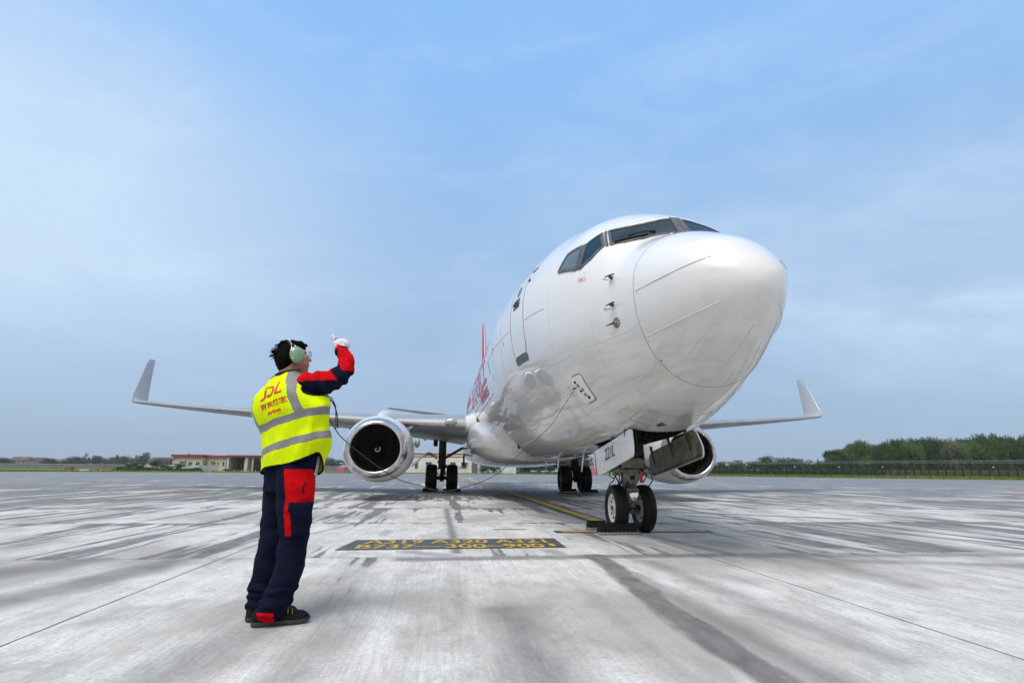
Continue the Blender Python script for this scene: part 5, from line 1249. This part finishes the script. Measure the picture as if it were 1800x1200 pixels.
def crown_mesh(seed,W,Hh,kind,nl,base=.0):
    """leaf clumps spread through an irregular crown: W half width, Hh height"""
    rd=random.Random(seed); mb=MB(); cl=[]
    ncl=16 if kind!='bush' else 12
    for k in range(ncl):
        a=rd.uniform(0,2*PI); t=rd.random()**.8; h=base+(Hh-base)*(.18+.72*t); rr=W*(.25+.6*rd.random())*math.sqrt(max(.08,1-((h/Hh-.45)/.62)**2)); cl.append((rr*math.cos(a),rr*math.sin(a),h,W*rd.uniform(.24,.42),rd.uniform(.75,1.3)))
    cl.append((0,0,Hh*.86,W*.34,1.)); cl.append((0,0,Hh*.5,W*.55,1.4))
    per=nl//len(cl)
    for (x,y,z,r,e) in cl:
        for _ in range(per):
            th=rd.uniform(0,2*PI);u=rd.uniform(-1,1);q=rd.random()**.33; s_=math.sqrt(1-u*u)
            p=Vector((x+r*q*s_*math.cos(th),y+r*q*s_*math.sin(th),z+r*e*q*u))
            if kind=='willow':
                p.z-=rd.random()**2*r*1.0; l=rd.uniform(.35,.9)*.9; w_=rd.uniform(.10,.22); a=rd.uniform(0,PI); d=Vector((math.cos(a)*.25,math.sin(a)*.25,-1)).normalized(); sd_=Vector((-math.sin(a),math.cos(a),0))
            else:
                l=rd.uniform(.2,.45)*W*.22; w_=l*.8; d=Vector((rd.uniform(-1,1),rd.uniform(-1,1),rd.uniform(-1,1))).normalized(); sd_=d.cross(Vector((rd.uniform(-1,1),rd.uniform(-1,1),rd.uniform(-1,1)))).normalized()
            if p.z<.1: p.z=.1+rd.random()*.3
            mb.add([p-sd_*w_/2,p+sd_*w_/2,p+d*l+sd_*w_*.3,p+d*l-sd_*w_*.3],[(0,1,2,3)])
    return mb
def trunk_mb(seed,Hh,r):
    rd=random.Random(seed); mb=MB(); mb.tube([(0,0,-.1),(rd.uniform(-.2,.2),rd.uniform(-.2,.2),Hh*.3),(rd.uniform(-.4,.4),rd.uniform(-.3,.3),Hh*.6),(rd.uniform(-.5,.5),0,Hh*.82)],[r,r*.75,r*.45,r*.15],7)
    for k in range(4):
        a=rd.uniform(0,2*PI); z=Hh*rd.uniform(.25,.5); mb.tube([(0,0,z),(math.cos(a)*Hh*.12,math.sin(a)*Hh*.12,z+Hh*.15),(math.cos(a)*Hh*.2,math.sin(a)*Hh*.2,z+Hh*.3)],[r*.4,r*.25,r*.08],5)
    return mb
PROTO={}
def tree(kind,seedv,loc,Hh,W,leaf,name,label,cat,group,rz=0.):
    key=(kind,seedv,leaf)
    if key not in PROTO:
        mb=crown_mesh(seedv,5.,12.,kind,5200 if kind=='willow' else 2600,base=2. if kind=='willow' else 0.)
        c=mb.build('crown',[leaf],None,False); t=trunk_mb(seedv,12.,.30).build('trunk',['bark'],None); PROTO[key]=(c.data,t.data); bpy.data.objects.remove(c);bpy.data.objects.remove(t)
    e=empty(name,(loc.x,loc.y,-.06),rz); e.scale=(W/5.,W/5.,Hh/12.)
    for nm,d in zip(('crown','trunk'),PROTO[key]): o=bpy.data.objects.new(nm,d); COL.objects.link(o); o.parent=e
    tag(e,label,cat,group); return e
rd=random.Random(21)
ORD='first second third fourth fifth sixth seventh eighth ninth tenth eleventh twelfth thirteenth fourteenth fifteenth sixteenth seventeenth eighteenth nineteenth twentieth twenty-first twenty-second twenty-third twenty-fourth twenty-fifth twenty-sixth twenty-seventh twenty-eighth twenty-ninth thirtieth thirty-first thirty-second'.split()
# --- willow row beyond the fence
WL=[(1478,788,190,'pale_leaf'),(1497,778,188,'willow_leaf'),(1512,774,160,'willow_leaf'),(1531,777,170,'willow_leaf'),(1548,781,163,'pale_leaf'),(1562,774,160,'willow_leaf'),(1585,771,165,'willow_leaf'),(1607,774,158,'willow_leaf'),(1622,769,170,'willow_leaf'),(1640,765,160,'willow_leaf'),(1662,770,168,'willow_leaf'),(1684,772,158,'pale_leaf'),(1703,768,165,'willow_leaf'),(1722,771,160,'willow_leaf'),(1738,762,168,'willow_leaf'),(1757,770,158,'willow_leaf'),(1773,764,166,'willow_leaf'),(1790,772,160,'willow_leaf'),(1805,764,165,'willow_leaf'),(1824,768,160,'willow_leaf'),(1845,765,170,'willow_leaf')]
WLAB=['pale green willow at the open end of the row beyond the fence','second willow from the open end, dark and rounded','willow with a flat dark top third from the open end','slender dark willow just before a paler one','pale narrow willow between darker neighbours near the open end','bushy willow directly after the pale narrow one','broad willow with two crown lobes above the start of the corn','low rounded willow before the tallest of the row','willow leaning on the tallest tree of the row','tallest willow with a peaked crown in the middle of the row','dense willow on the far side of the peaked one','pale drooping willow halfway along the corn field','dark willow behind the pale drooping one','wide hanging willow over the densest corn','high pointed willow in the last third of the row','rounded willow after the high pointed one','tall loose willow near the frame edge','short willow filling the gap near the frame edge','tall willow cut by the frame edge','willow mostly outside the frame','last willow outside the frame']
for k,(px,py,D,lf) in enumerate(WL):
    p=at(px,D); Hh=zat(px,py,D)+rd.uniform(-.2,.5); tree('willow',40+k%4,p,Hh,rd.uniform(3.3,4.3),lf,'willow_tree',WLAB[k],'tree','willows in the row beyond the fence',rd.uniform(0,6))
# second, lower rank to close the row
for k in range(17):
    px=1470+22*k; D=176+6*(k%3); p=at(px,D); tree('willow',40+(k+2)%4,p,zat(px,789+3*(k%3),D),4.6,'bush_leaf','willow_tree',ORD[k]+' dark low tree of the shaded rear rank, counted from the open end','tree','lower trees in the rear rank of the row',rd.uniform(0,6))
# --- hedgerow and trees between the aircraft and the willows
for k,(px,py,D,W,lf,lab) in enumerate([(1252,812,190,4.,'bush_leaf','low dark bush next to the far engine'),(1268,811,200,4.5,'bush_leaf','round dark bush second from the far engine in the hedge'),(1286,810,195,4.,'bush_leaf','hedge bush with a small pointed top'),(1301,807,205,3.5,'far_leaf','upright bluish bush in the hedge'),(1318,811,195,5.,'bush_leaf','wide low bush before the mounded trees'),
     (1340,803,240,6.,'bush_leaf','mounded tree at the low side of the tree hump'),(1355,800,245,6.5,'bush_leaf','highest mounded tree of the hump beyond the fence'),(1372,803,240,6.,'bush_leaf','mounded tree closing the hump'),(1390,806,250,6.,'far_leaf','hazy round tree after the hump'),(1408,806,255,6.,'far_leaf','hazy low tree between hump and conifers'),(1425,807,250,5.,'far_leaf','hazy low tree beside the conifers'),
     (1444,809,200,3.,'rusty_leaf','reddish bush low behind the fence'),(1458,806,200,3.,'pale_leaf','pale bush at the foot of the first willow'),(1462,800,165,3.5,'bush_leaf','dark shrub at the foot of the first willow'),(1404,815,170,3.,'rusty_leaf','rusty shrub behind the fence posts'),(1432,816,165,3.,'bush_leaf','small green shrub behind the fence posts')]):
    tree('bush',60+k%4,at(px,D),zat(px,py,D),W,lf,'hedge_tree',lab,'tree','trees and bushes of the hedgerow',rd.uniform(0,6))
for k,(px,py) in enumerate(((1396,803),(1399,805),(1440,804),(1447,808))):
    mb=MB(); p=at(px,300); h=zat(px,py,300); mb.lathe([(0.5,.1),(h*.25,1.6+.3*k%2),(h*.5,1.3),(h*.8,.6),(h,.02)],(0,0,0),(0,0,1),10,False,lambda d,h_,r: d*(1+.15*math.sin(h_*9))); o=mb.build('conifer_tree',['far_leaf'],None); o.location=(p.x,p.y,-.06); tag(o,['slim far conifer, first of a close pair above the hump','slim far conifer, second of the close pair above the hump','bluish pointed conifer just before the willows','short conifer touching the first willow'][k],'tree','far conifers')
# low shrubs and reeds right along the fence, corn field, verge
def scatter(name,mat,pts_fn,n,hmin,hmax,wmin,wmax,label,cat):
    rd2=random.Random(len(name)*7+n); mb=MB()
    for _ in range(n):
        p=pts_fn(rd2); h=rd2.uniform(hmin,hmax); w_=rd2.uniform(wmin,wmax); a=rd2.uniform(0,PI); s_=Vector((math.cos(a),math.sin(a),0))*w_/2; b=Vector((rd2.uniform(-.3,.3)*h,rd2.uniform(-.3,.3)*h,h))
        mb.add([p-s_,p+s_,p+b+s_*.15,p+b-s_*.15],[(0,1,2,3)])
    o=mb.build(name,[mat],None,False); tag(o,label,cat,None,'stuff'); return o
def lerp(a,b,t): return a+(b-a)*t
FA,FB,FC=at(1236,180),at(1560,144),at(1840,124)     # fence line
def fline(t): return lerp(FA,FB,t/.6) if t<.6 else lerp(FB,FC,(t-.6)/.4)
def corn(r_):
    px=r_.uniform(1545,1850); D=lerp(150,129,(px-1545)/305)+r_.uniform(4,20); p=at(px,D); p.z=-.06; return p
scatter('corn_field','corn_leaf',corn,15000,1.5,2.3,.12,.40,'field of tall green corn with pale tassels between fence and willows','corn field')
def vergeR(r_):
    t=r_.random(); p=fline(t); q=Vector((.55,-.83,0)); p=p+q*r_.uniform(-4,7); p.z=-.06; return p
scatter('verge_grass','verge_grass',vergeR,15000,.20,.85,.06,.3,'bright green grass verge along the security fence','grass')
def under(r_):
    t=r_.random()*.62; p=fline(t); p=p+Vector((-.3,1,0))*r_.uniform(1,9); p.z=-.06; return p
scatter('undergrowth','bush_leaf',under,6000,.4,2.2,.3,.9,'dark tangled undergrowth behind the fence','undergrowth')
# --- security fence with razor wire
s=NT('fence_metal'); s.set((.018,.022,.022),.6,.3); simple('razor_wire',(.26,.27,.28),.5,.5,.2,5)
FE=empty('security_fence',tuple(FA)); tag(FE,'long dark mesh security fence topped with coils of razor wire','fence')
def inFE(p): return p-FA
NP=46; fh=3.5; wires=MB(); rz_=MB()
for k in range(NP+1):
    t=(k/NP)**1.0; p=fline(t)-FA; mb=MB(); mb.box((p.x,p.y,fh*.5),(.10,.10,fh*.5)); mb.tube([(p.x,p.y,fh),(p.x-.1,p.y+.2,fh+.55)],.05,5)
    if k%3==0: mb.tube([(p.x,p.y,fh*.55),(p.x-.2,p.y+1.2,0)],.05,5)
    mb.build('post',['fence_metal'],FE,False)
M_=620; prev=None
for k in range(M_+1):
    p=fline(k/M_)-FA; wires.box((p.x,p.y,fh*.5),(.007,.007,fh*.48))
for z in (.15,.8,1.5,2.2,2.92):
    q=[inFE(fline(k/30))+Vector((0,0,z)) for k in range(31)]; wires.tube(q,.03,4)
wires.build('wire_mesh',['fence_metal'],FE,False)
q=[]
for k in range(2600):
    t=k/2599; p=fline(t)-FA; a=k*1.05; q.append(Vector((p.x,p.y,fh+.42))+Vector((math.cos(a)*.08,math.cos(a)*.30,math.sin(a)*.36)))
rz_.tube(q,.017,3,False)
for z in (.1,.75): rz_.tube([inFE(fline(k/30))+Vector((-.1,.1,fh+z)) for k in range(31)],.02,4)
rz_.build('razor_wire',['razor_wire'],FE,False)
for px in (1397,1476,1553,1747):
    t=min(range(200),key=lambda k:(fline(k/199)-at(px,140)).cross(Vector((0,0,1))).dot((at(px,200)-at(px,100)).normalized())**2 if 0 else abs(((fline(k/199)-CAMP).normalized()-(at(px,140)-Vector((CAMP.x,CAMP.y,0))).normalized()).x))/199
    p=fline(t)-FA; mb=MB(); mb.box((p.x,p.y-.12,2.75),(.16,.02,.16)); mb.build('notice_plate',['mark_white'],FE,False)
# --- verge strips and grass on the far side
def vergeL(r_):
    px=r_.uniform(-60,1250); D0=[(0,103),(620,152),(900,170),(1250,190)]; D=None
    for (a,b),(c,d) in zip(D0,D0[1:]):
        if px<=c or c==1250: D=b+(d-b)*(px-a)/(c-a); break
    p=at(px,D+r_.random()**2*16-1.5); p.z=-.06; return p
scatter('verge_weeds','verge_grass',vergeL,13000,.12,.45,.08,.3,'weedy green edge of the concrete apron in front of the buildings','grass')
def bushes(r_):
    px=r_.choice((r_.gauss(235,14),r_.gauss(262,18),r_.gauss(300,25),r_.gauss(330,10),r_.uniform(205,352),r_.uniform(905,1003),r_.uniform(905,1003))); D=(150 if px<500 else 185)+r_.uniform(-4,4); p=at(px,D); p.z=-.06; return p
scatter('rough_vegetation','bush_leaf',bushes,9000,.2,.95,.15,.5,'rough green weeds and low shrubs in front of the white wall','undergrowth')
# --- buildings
simple('render_cream',(.58,.55,.42),.85,0,.10,.6); simple('render_white',(.70,.69,.66),.85,0,.10,.5); simple('roof_red',(.30,.03,.035),.7,0,.15,.8); simple('brick_grey',(.28,.27,.27),.85,0,.1,.8); simple('window_dark',(.03,.035,.045),.3,0,.2,2); simple('door_grey',(.12,.13,.15),.6,0,.1,2); simple('corrugated',(.42,.46,.50),.5,.2,.1,1.5); simple('wall_white',(.60,.60,.59),.8,0,.12,.5); simple('pink_plastic',(.55,.15,.20),.6,0,.12,1.5); simple('roof_tile',(.105,.062,.062),.8,0,.2,.5); simple('house_wall',(.42,.41,.40),.85,0,.12,.3); simple('far_wall',(.16,.155,.165),.85,0,.15,.1); simple('rust_orange',(.34,.05,.03),.6,0,.25,2); simple('cone_orange',(.65,.10,.03),.6,0,.1,6); simple('stripe_red',(.33,.03,.03),.7,0,.1,2)
HV=Vector((math.sin(YAW),math.cos(YAW),0)); RH=Vector((math.cos(YAW),-math.sin(YAW),0))
class Bld:
    """a building facing the camera: local x along the level image axis, y away, z up; built from image columns at distance D"""
    def __init__(s,name,px0,D,label,cat='building',group=None):
        s.D=D; s.o=at(px0,D); s.e=empty(name,(s.o.x,s.o.y,-.06),-YAW); tag(s.e,label,cat,group); s.px0=px0
    def x(s,px,dD=0): return (at(px,s.D+dD)-s.o).dot(RH)
    def z(s,py,px=None): return zat(px or s.px0,py,s.D)+.06
    def box(s,name,mat,x0,x1,y0,y1,z0,z1,parent=None,mb=None):
        m_=mb or MB(); m_.box(((x0+x1)/2,(y0+y1)/2,(z0+z1)/2),(abs(x1-x0)/2,abs(y1-y0)/2,abs(z1-z0)/2))
        if mb: return None
        return m_.build(name,[mat],parent or s.e,False)
    def win(s,pxa,pxb,pya,pyb,mat='window_dark',name='window',bars=2,y=-.02,frame='mark_white'):
        x0,x1,z0,z1=s.x(pxa),s.x(pxb),s.z(pyb,pxa),s.z(pya,pxa); o=s.box(name,mat,x0,x1,y-.05,y+.05,z0,z1)
        m_=MB()
        for k in range(bars+1): xx=x0+(x1-x0)*k/max(1,bars); m_.box((xx,y-.07,(z0+z1)/2),(.04,.03,(z1-z0)/2+.04))
        for zz in (z0,z1): m_.box(((x0+x1)/2,y-.075,zz),(abs(x1-x0)/2+.04,.03,.04))
        m_.build('frame',[frame],o,False); return o
B=Bld('service_building',300,160,'low cream building with a thick red roof edge and white windows')
gx=B.x; T=B.z
B.box('wall','render_cream',gx(301),gx(353),0,9,0,T(803,330)); B.box('side_wall','render_cream',gx(353)+.01,gx(396),2.2,9,0,T(803,370))
B.box('roof','roof_red',gx(298.5),gx(354),-.5,9.5,T(803,330)+.003,T(798.5,330)); B.box('roof','roof_red',gx(354)+.01,gx(397),1.7,9.5,T(803.2,370)+.003,T(799.6,370))
B.win(329,336,811,818.5); B.win(342.5,349.5,811,818.5); B.win(367,370,811,817,y=2.18,bars=1); B.win(373,376,811,817,y=2.18,bars=1); B.win(382.5,386,810.5,818,y=2.18,bars=1)
B.box('awning','brick_grey',gx(313),gx(325),-.8,0,T(810.5,320),T(809.3,320)); B.box('awning','brick_grey',gx(361),gx(367),1.4,2.2,T(811,364),T(810,364)); B.box('door','window_dark',gx(389),gx(393.5),2.12,2.22,0,T(810.5,390))
mb=MB(); mb.cyl((gx(303),-.08,0),(gx(303),-.08,T(803,303)),.06,6); mb.build('drainpipe',['brick_grey'],B.e); mb=MB(); mb.cyl((gx(354.5),1.9,0),(gx(354.5),1.9,T(803,355)),.06,6); mb.build('drainpipe',['brick_grey'],B.e)
B=Bld('open_garage',397,158,'open-fronted cream garage with thin red roof and dark bays'); gx=B.x;T=B.z
B.box('roof','roof_red',gx(396.5),gx(430),-.4,9,T(803,410),T(799.5,410)); B.box('roof','roof_red',gx(431),gx(475),-.4,9,T(803,450),T(799.8,450)); B.box('back_wall','brick_grey',gx(397),gx(431),8.6,8.9,0,T(803.1,410))
for a,b in ((397,400.5),(428,433.5),(441.5,443.2),(458,460)): B.box('pillar','render_cream',gx(a),gx(b),0,.6 if b-a<3 else 8.5,0,T(803.1,a))
B.box('side_wall','brick_grey',gx(425),gx(428),6,8.5,0,T(803.1,425)); mb=MB(); mb.cyl((gx(415),3,0),(gx(415),3,2.2),.25,8); mb.cyl((gx(403),2,0),(gx(403),2,.9),.4,8); mb.build('oil_drum',['door_grey'],B.e)
mb=MB(); mb.box((gx(404),1.5,.4),(.45,.4,.42)); mb.box((gx(410),2,.3),(.8,.4,.3)); mb.box((gx(421),2,.3),(1.2,.4,.3)); mb.build('stored_crate',['door_grey'],B.e,False)
# rescue truck in the bay
B=Bld('utility_truck',445,161,'red-orange truck with dark grille parked in the open garage bay','truck'); gx=B.x;T=B.z
B.box('chassis','window_dark',gx(444),gx(462),0,5,.35,1.0); cabo=B.box('cab','rust_orange',gx(446),gx(461),.3,3,1.0,T(809.5,452)); bevel(cabo,.18,2); B.box('windscreen','window_dark',gx(448),gx(459),.22,.3,1.95,2.75); B.box('grille','window_dark',gx(449.5),gx(457),.2,.3,1.05,1.75); B.box('roof_rack','brick_grey',gx(449),gx(460),.8,2.6,T(809.5,452)+.2,T(806,452))
for px in (445.5,460): mb=MB(); mb.lathe([(-.15,.0),(-.15,.48),(.15,.48),(.15,.0)],(gx(px),.6,.48),(1,0,0),14); mb.build('wheel',['black_matt'],B.e)
for px in (448,459): mb=MB(); mb.sphere((gx(px),.2,1.2),.14,8,6); mb.build('headlight',['mark_white'],B.e)
B=Bld('white_wall',222,153,'low white boundary wall between the weeds and the cream building','wall'); gx=B.x;T=B.z
B.box('wall_panel','wall_white',gx(222),gx(302),0,.3,0,T(817.5,260)); B.box('wall_panel','wall_white',gx(302)+.01,gx(349),-.2,.1,0,T(818,320)); B.box('wall_cap','render_white',gx(222),gx(302),-.06,.36,T(817.5,260),T(817.0,260)+.05)
B=Bld('corrugated_fence',349,151,'pale blue-grey corrugated metal fence in front of the cream building','fence'); gx=B.x; mb=MB(); n=60
x0,x1=gx(349.5),gx(383); zt=B.z(817.5,360); A_=[(x0+(x1-x0)*k/n,.05*(k%2),0) for k in range(n+1)]; C_=[(a,b,zt) for a,b,_ in A_]; mb.loft([A_,C_,[(a,b+.05,zt) for a,b,_ in A_],[(a,b+.05,0) for a,b,_ in A_]],False); mb.build('corrugated_sheet',['corrugated'],B.e,False)
B.box('rail','brick_grey',x0,x1,.12,.2,zt*.8,zt*.8+.1); B.box('end_post','wall_white',x0-.35,x0-.02,-.1,.2,0,zt+.1)
# white building behind the near main gear
B=Bld('white_building',722,178,'long white single-storey building with two red stripes under the roof'); gx=B.x;T=B.z
B.box('wall','render_white',gx(690),gx(826),0,10,0,T(797,770)); B.box('annex','render_white',gx(826)+.01,gx(848),-1.5,8,0,T(804.5,836)); B.box('parapet','render_white',gx(689.5),gx(826.4),-.15,10.2,T(797,770)+.01,T(794.2,770))
B.box('annex_roof','brick_grey',gx(825.5),gx(848.5),-1.7,8.2,T(804.5,836)+.01,T(803.7,836))
for a,b,c in ((690,826,796.2),(690,826,801.8)): B.box('red_stripe','stripe_red',gx(a),gx(b),-.20 if c<797 else -.05,-.0,T(c+1.5,770),T(c,770))
for a,b,c,d,br in ((729,734,812,822.5,3),(748,758,812,816.5,2),(791,800,812,818,3),(811,820,813,822.5,4),(700,706,812,820,2)): B.win(a,b,c,d,'window_dark','window',br,frame='brick_grey')
B.box('window_hood','corrugated',gx(810),gx(821.5),-.7,0,T(812.6,815),T(811.9,815)); B.box('door','door_grey',gx(829.5),gx(839.5),-1.6,-1.45,0.1,T(812.2,835)); B.box('step','brick_grey',gx(824),gx(846),-2.4,-1.5,0,.18)
B.box('air_conditioner','mark_white',gx(805),gx(809),-.5,0,T(820,806),T(816.5,806))
mb=MB(); mb.tube([(gx(690+2*k),1.5,T(794.2,770)+.35+.05*(k%2)) for k in range(68)],.03,4)
for k in range(14): mb.box((gx(692+10*k),1.5,T(794.2,770)+.2),(.03,.03,.2))
mb.build('roof_railing',['brick_grey'],B.e,False)
B=Bld('white_shed',878,176,'small white shed with a red box under its eave beyond the belly'); gx=B.x;T=B.z
B.box('wall','render_white',gx(877),gx(907),0,6,0,T(810,890)); B.box('roof','brick_grey',gx(876.5),gx(907.5),-.2,6.2,T(810,890)+.01,T(809,890)+.02); B.box('meter_box','stripe_red',gx(900),gx(904),-.25,0,T(817,902),T(813.5,902))
# pink barriers
for px0,px1,py0,D,lab in ((592.5,605,820,150,'faded pink plastic barrier beside the near engine'),(1036,1050,821,160,'pink barrier block seen behind the nose gear door')):
    B=Bld('plastic_barrier',px0,D,lab,'barrier','pink plastic barriers'); w_=B.x(px1); h=B.z(py0,px0); o=B.box('barrier_body','pink_plastic',0,w_,0,.9,.0,h); bevel(o,.08,2)
    mb=MB()
    for k in range(5): mb.box((w_*(k+.5)/5,-.02,h/2),(.035,.03,h*.42))
    mb.build('rib',['pink_plastic'],B.e,False)
# airfield signs and little things at the far left
B=Bld('airfield_sign',137,118,'low white airfield sign board in the grass','sign'); B.box('sign_face','mark_white',0,B.x(155),0,.25,.15,B.z(824.5,146)); B.box('leg','door_grey',.3,.42,.05,.15,0,.16); B.box('leg','door_grey',B.x(153),B.x(154),.05,.15,0,.16)
B=Bld('taxiway_sign',170,120,'small black and yellow taxiway sign near the weeds','sign'); B.box('black_face','letter_black',0,B.x(175),0,.25,.1,B.z(825,172)); B.box('yellow_face','paint_yellow',B.x(175)+.01,B.x(179.5),0,.25,.1,B.z(825,172)); B.box('leg','door_grey',.3,.4,.05,.15,0,.12)
B=Bld('approach_marker',112,240,'flat red box standing on the far grass','marker box'); B.box('marker_body','rust_orange',0,B.x(124),0,2,0,B.z(820.5,118)); B.box('marker_foot','door_grey',1,B.x(123),-.1,1.5,.0,.2)
def cone(px,D,label,h=.7):
    p=at(px,D); e=empty('traffic_cone',(p.x,p.y,-.05)); mb=MB(); mb.lathe([(0.02,.16),(h*.35,.12)],(0,0,0),(0,0,1),10); mb.lathe([(h*.6,.07),(h,.03),(h+.01,.001)],(0,0,0),(0,0,1),10); mb.build('cone_body',['cone_orange'],e); mb=MB(); mb.lathe([(h*.35,.12),(h*.6,.07)],(0,0,0),(0,0,1),10); mb.build('reflective_collar',['mark_white'],e); mb=MB(); mb.box((0,0,.02),(.2,.2,.02)); mb.build('cone_base',['cone_orange'],e,False); tag(e,label,'traffic cone','orange cones along the apron edge'); return e
for k,px in enumerate((359,372.5,388,399,412,425,437,449,461)): cone(px,149,ORD[k]+' orange and white cone from the corrugated fence in the garage line')
for k,px in enumerate((563,570,578,585,609)): cone(px,150,ORD[k]+' orange and white cone between the person and the near engine')
# distant wall, houses and trees to the left
B=Bld('perimeter_wall',-80,330,'long low grey wall far across the grass in front of the houses','wall'); B.box('wall_panel','far_wall',0,B.x(640),0,.5,0,B.z(815.6,100)); B.box('wall_cap','house_wall',0,B.x(640),-.1,.6,B.z(815.6,100),B.z(815.2,100)+.1)
s_=NT('field_green'); f=s_.noise(s_.vec(),.3,5,.6); s_.set(s_.mix(s_.map(f,.3,.7),(.085,.15,.04),(.13,.19,.06)),.95)
HS=[(8,44,802,2,'wide far house with brown hipped roof at the frame edge'),(42,72,803,1,'far grey house whose ridge ends in a small gable'),(92,118,806,1,'low far house between two round trees'),(126,143,810,1,'tiny red-roofed far house half hidden by a tree'),(148,188,804,2,'cream two-storey far house with flat upper floor'),(214,250,804,1,'far grey house behind the white wall'),(256,288,803,2,'far house with a dark roof beside the cream building'),(-30,4,804,1,'far house partly outside the frame'),(560,582,812,1,'far house seen beside the near engine'),(478,500,810,1,'far house hidden behind the person')]
for k,(a,b,py,fl,lab) in enumerate(HS):
    B=Bld('farmhouse',a,420+15*(k%3),lab,'house','far village houses'); x1=B.x(b); zt=B.z(py,a); ze=zt*.66; B.box('wall','house_wall' if k!=4 else 'render_cream',0,x1,0,9,0,ze)
    mb=MB(); mb.add([(-.6,-.6,ze),(x1+.6,-.6,ze),(x1+.6,9.6,ze),(-.6,9.6,ze),(1.5,4.5,zt),(x1-1.5,4.5,zt)],[(0,1,5,4),(1,2,5),(2,3,4,5),(3,0,4),(3,2,1,0)]); mb.build('roof',['roof_tile'],B.e,False)
    B.box('lean_to','house_wall',x1*.25,x1*1.15,-3.5,-.01,0,ze*.45); mb=MB(); mb.add([(x1*.22,-3.9,ze*.45),(x1*1.18,-3.9,ze*.45),(x1*1.18,0,ze*.7),(x1*.22,0,ze*.7)],[(0,1,2,3)]); mb.build('lean_to_roof',['roof_tile'],B.e,False)
    for j in range(4):
        xx=x1*(.14+.22*j); o=B.box('window','window_dark',xx,xx+.9,-.06,.02,ze*.62,ze*.86)
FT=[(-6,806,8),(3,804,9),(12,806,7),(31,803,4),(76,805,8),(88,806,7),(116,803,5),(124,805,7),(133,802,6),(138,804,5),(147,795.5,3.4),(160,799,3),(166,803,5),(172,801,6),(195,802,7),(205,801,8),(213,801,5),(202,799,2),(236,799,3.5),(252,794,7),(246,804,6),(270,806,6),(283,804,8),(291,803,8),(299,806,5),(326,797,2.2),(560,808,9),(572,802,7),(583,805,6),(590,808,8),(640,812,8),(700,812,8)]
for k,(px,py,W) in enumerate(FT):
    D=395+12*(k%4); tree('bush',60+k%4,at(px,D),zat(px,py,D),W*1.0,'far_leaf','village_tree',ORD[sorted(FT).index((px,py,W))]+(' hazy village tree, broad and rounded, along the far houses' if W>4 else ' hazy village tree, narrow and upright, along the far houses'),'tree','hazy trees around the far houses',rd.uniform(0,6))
# trees behind the belly
tree('bush',61,at(858,176),zat(858,806,176),3.6,'bush_leaf','broadleaf_tree','dark leafy tree between the white building and the shed','tree',None,1.)
tree('bush',62,at(868,174),zat(868,809,174),2.8,'bush_leaf','broadleaf_tree','smaller leafy tree leaning against the white shed','tree',None,2.)
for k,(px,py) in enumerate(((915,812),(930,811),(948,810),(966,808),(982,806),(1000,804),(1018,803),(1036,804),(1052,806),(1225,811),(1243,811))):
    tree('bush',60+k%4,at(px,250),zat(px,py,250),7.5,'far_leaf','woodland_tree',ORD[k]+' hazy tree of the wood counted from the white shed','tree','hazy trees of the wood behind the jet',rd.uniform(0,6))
B=Bld('wooded_house',1040,235,'small brownish house among the trees behind the main gear','house'); B.box('wall','house_wall',0,B.x(1056),0,6,0,B.z(815,1045)); mb=MB(); x1=B.x(1056); z0,z1=B.z(815,1045),B.z(810,1045); mb.add([(-.5,-.5,z0),(x1+.5,-.5,z0),(x1+.5,6.5,z0),(-.5,6.5,z0),(1,3,z1),(x1-1,3,z1)],[(0,1,5,4),(1,2,5),(2,3,4,5),(3,0,4)]); mb.build('roof',['roof_tile'],B.e,False)
# round shrub by the white wall
for px,py,W,lab in ((221,814,2.2,'tall reedy shrub at the end of the white wall'),(236,812,2.0,'taller reedy shrub before the white wall'),(250,815,2.,'feathery shrub before the white wall'),(309,813,2.4,'round dark shrub in front of the white wall'),(275,808,2.6,'dark shrub rising over the white wall'),(400,823,1.6,'small round bush at the garage corner'),(345,820,2.0,'bright shrub beside the corrugated fence')): tree('bush',63,at(px,149),zat(px,py,149),W,'bush_leaf','garden_shrub',lab,'shrub',None,px)
# ---------------------------------------------------------------- thin summer haze over the airfield
s=NT('haze_air'); nt_=s.t; out_=[n for n in nt_.nodes if n.type=='OUTPUT_MATERIAL'][0]; nt_.nodes.remove(s.b)
pv=nt_.nodes.new('ShaderNodeVolumePrincipled'); pv.inputs['Color'].default_value=(.86,.90,.97,1); pv.inputs['Density'].default_value=.00024; pv.inputs['Anisotropy'].default_value=.2
nt_.links.new(pv.outputs[0],out_.inputs['Volume'])
mb=MB(); mb.box((0,250,10),(560,560,11.2)); hzo=mb.build('haze',['haze_air'],None,False); hzo['kind']='stuff'
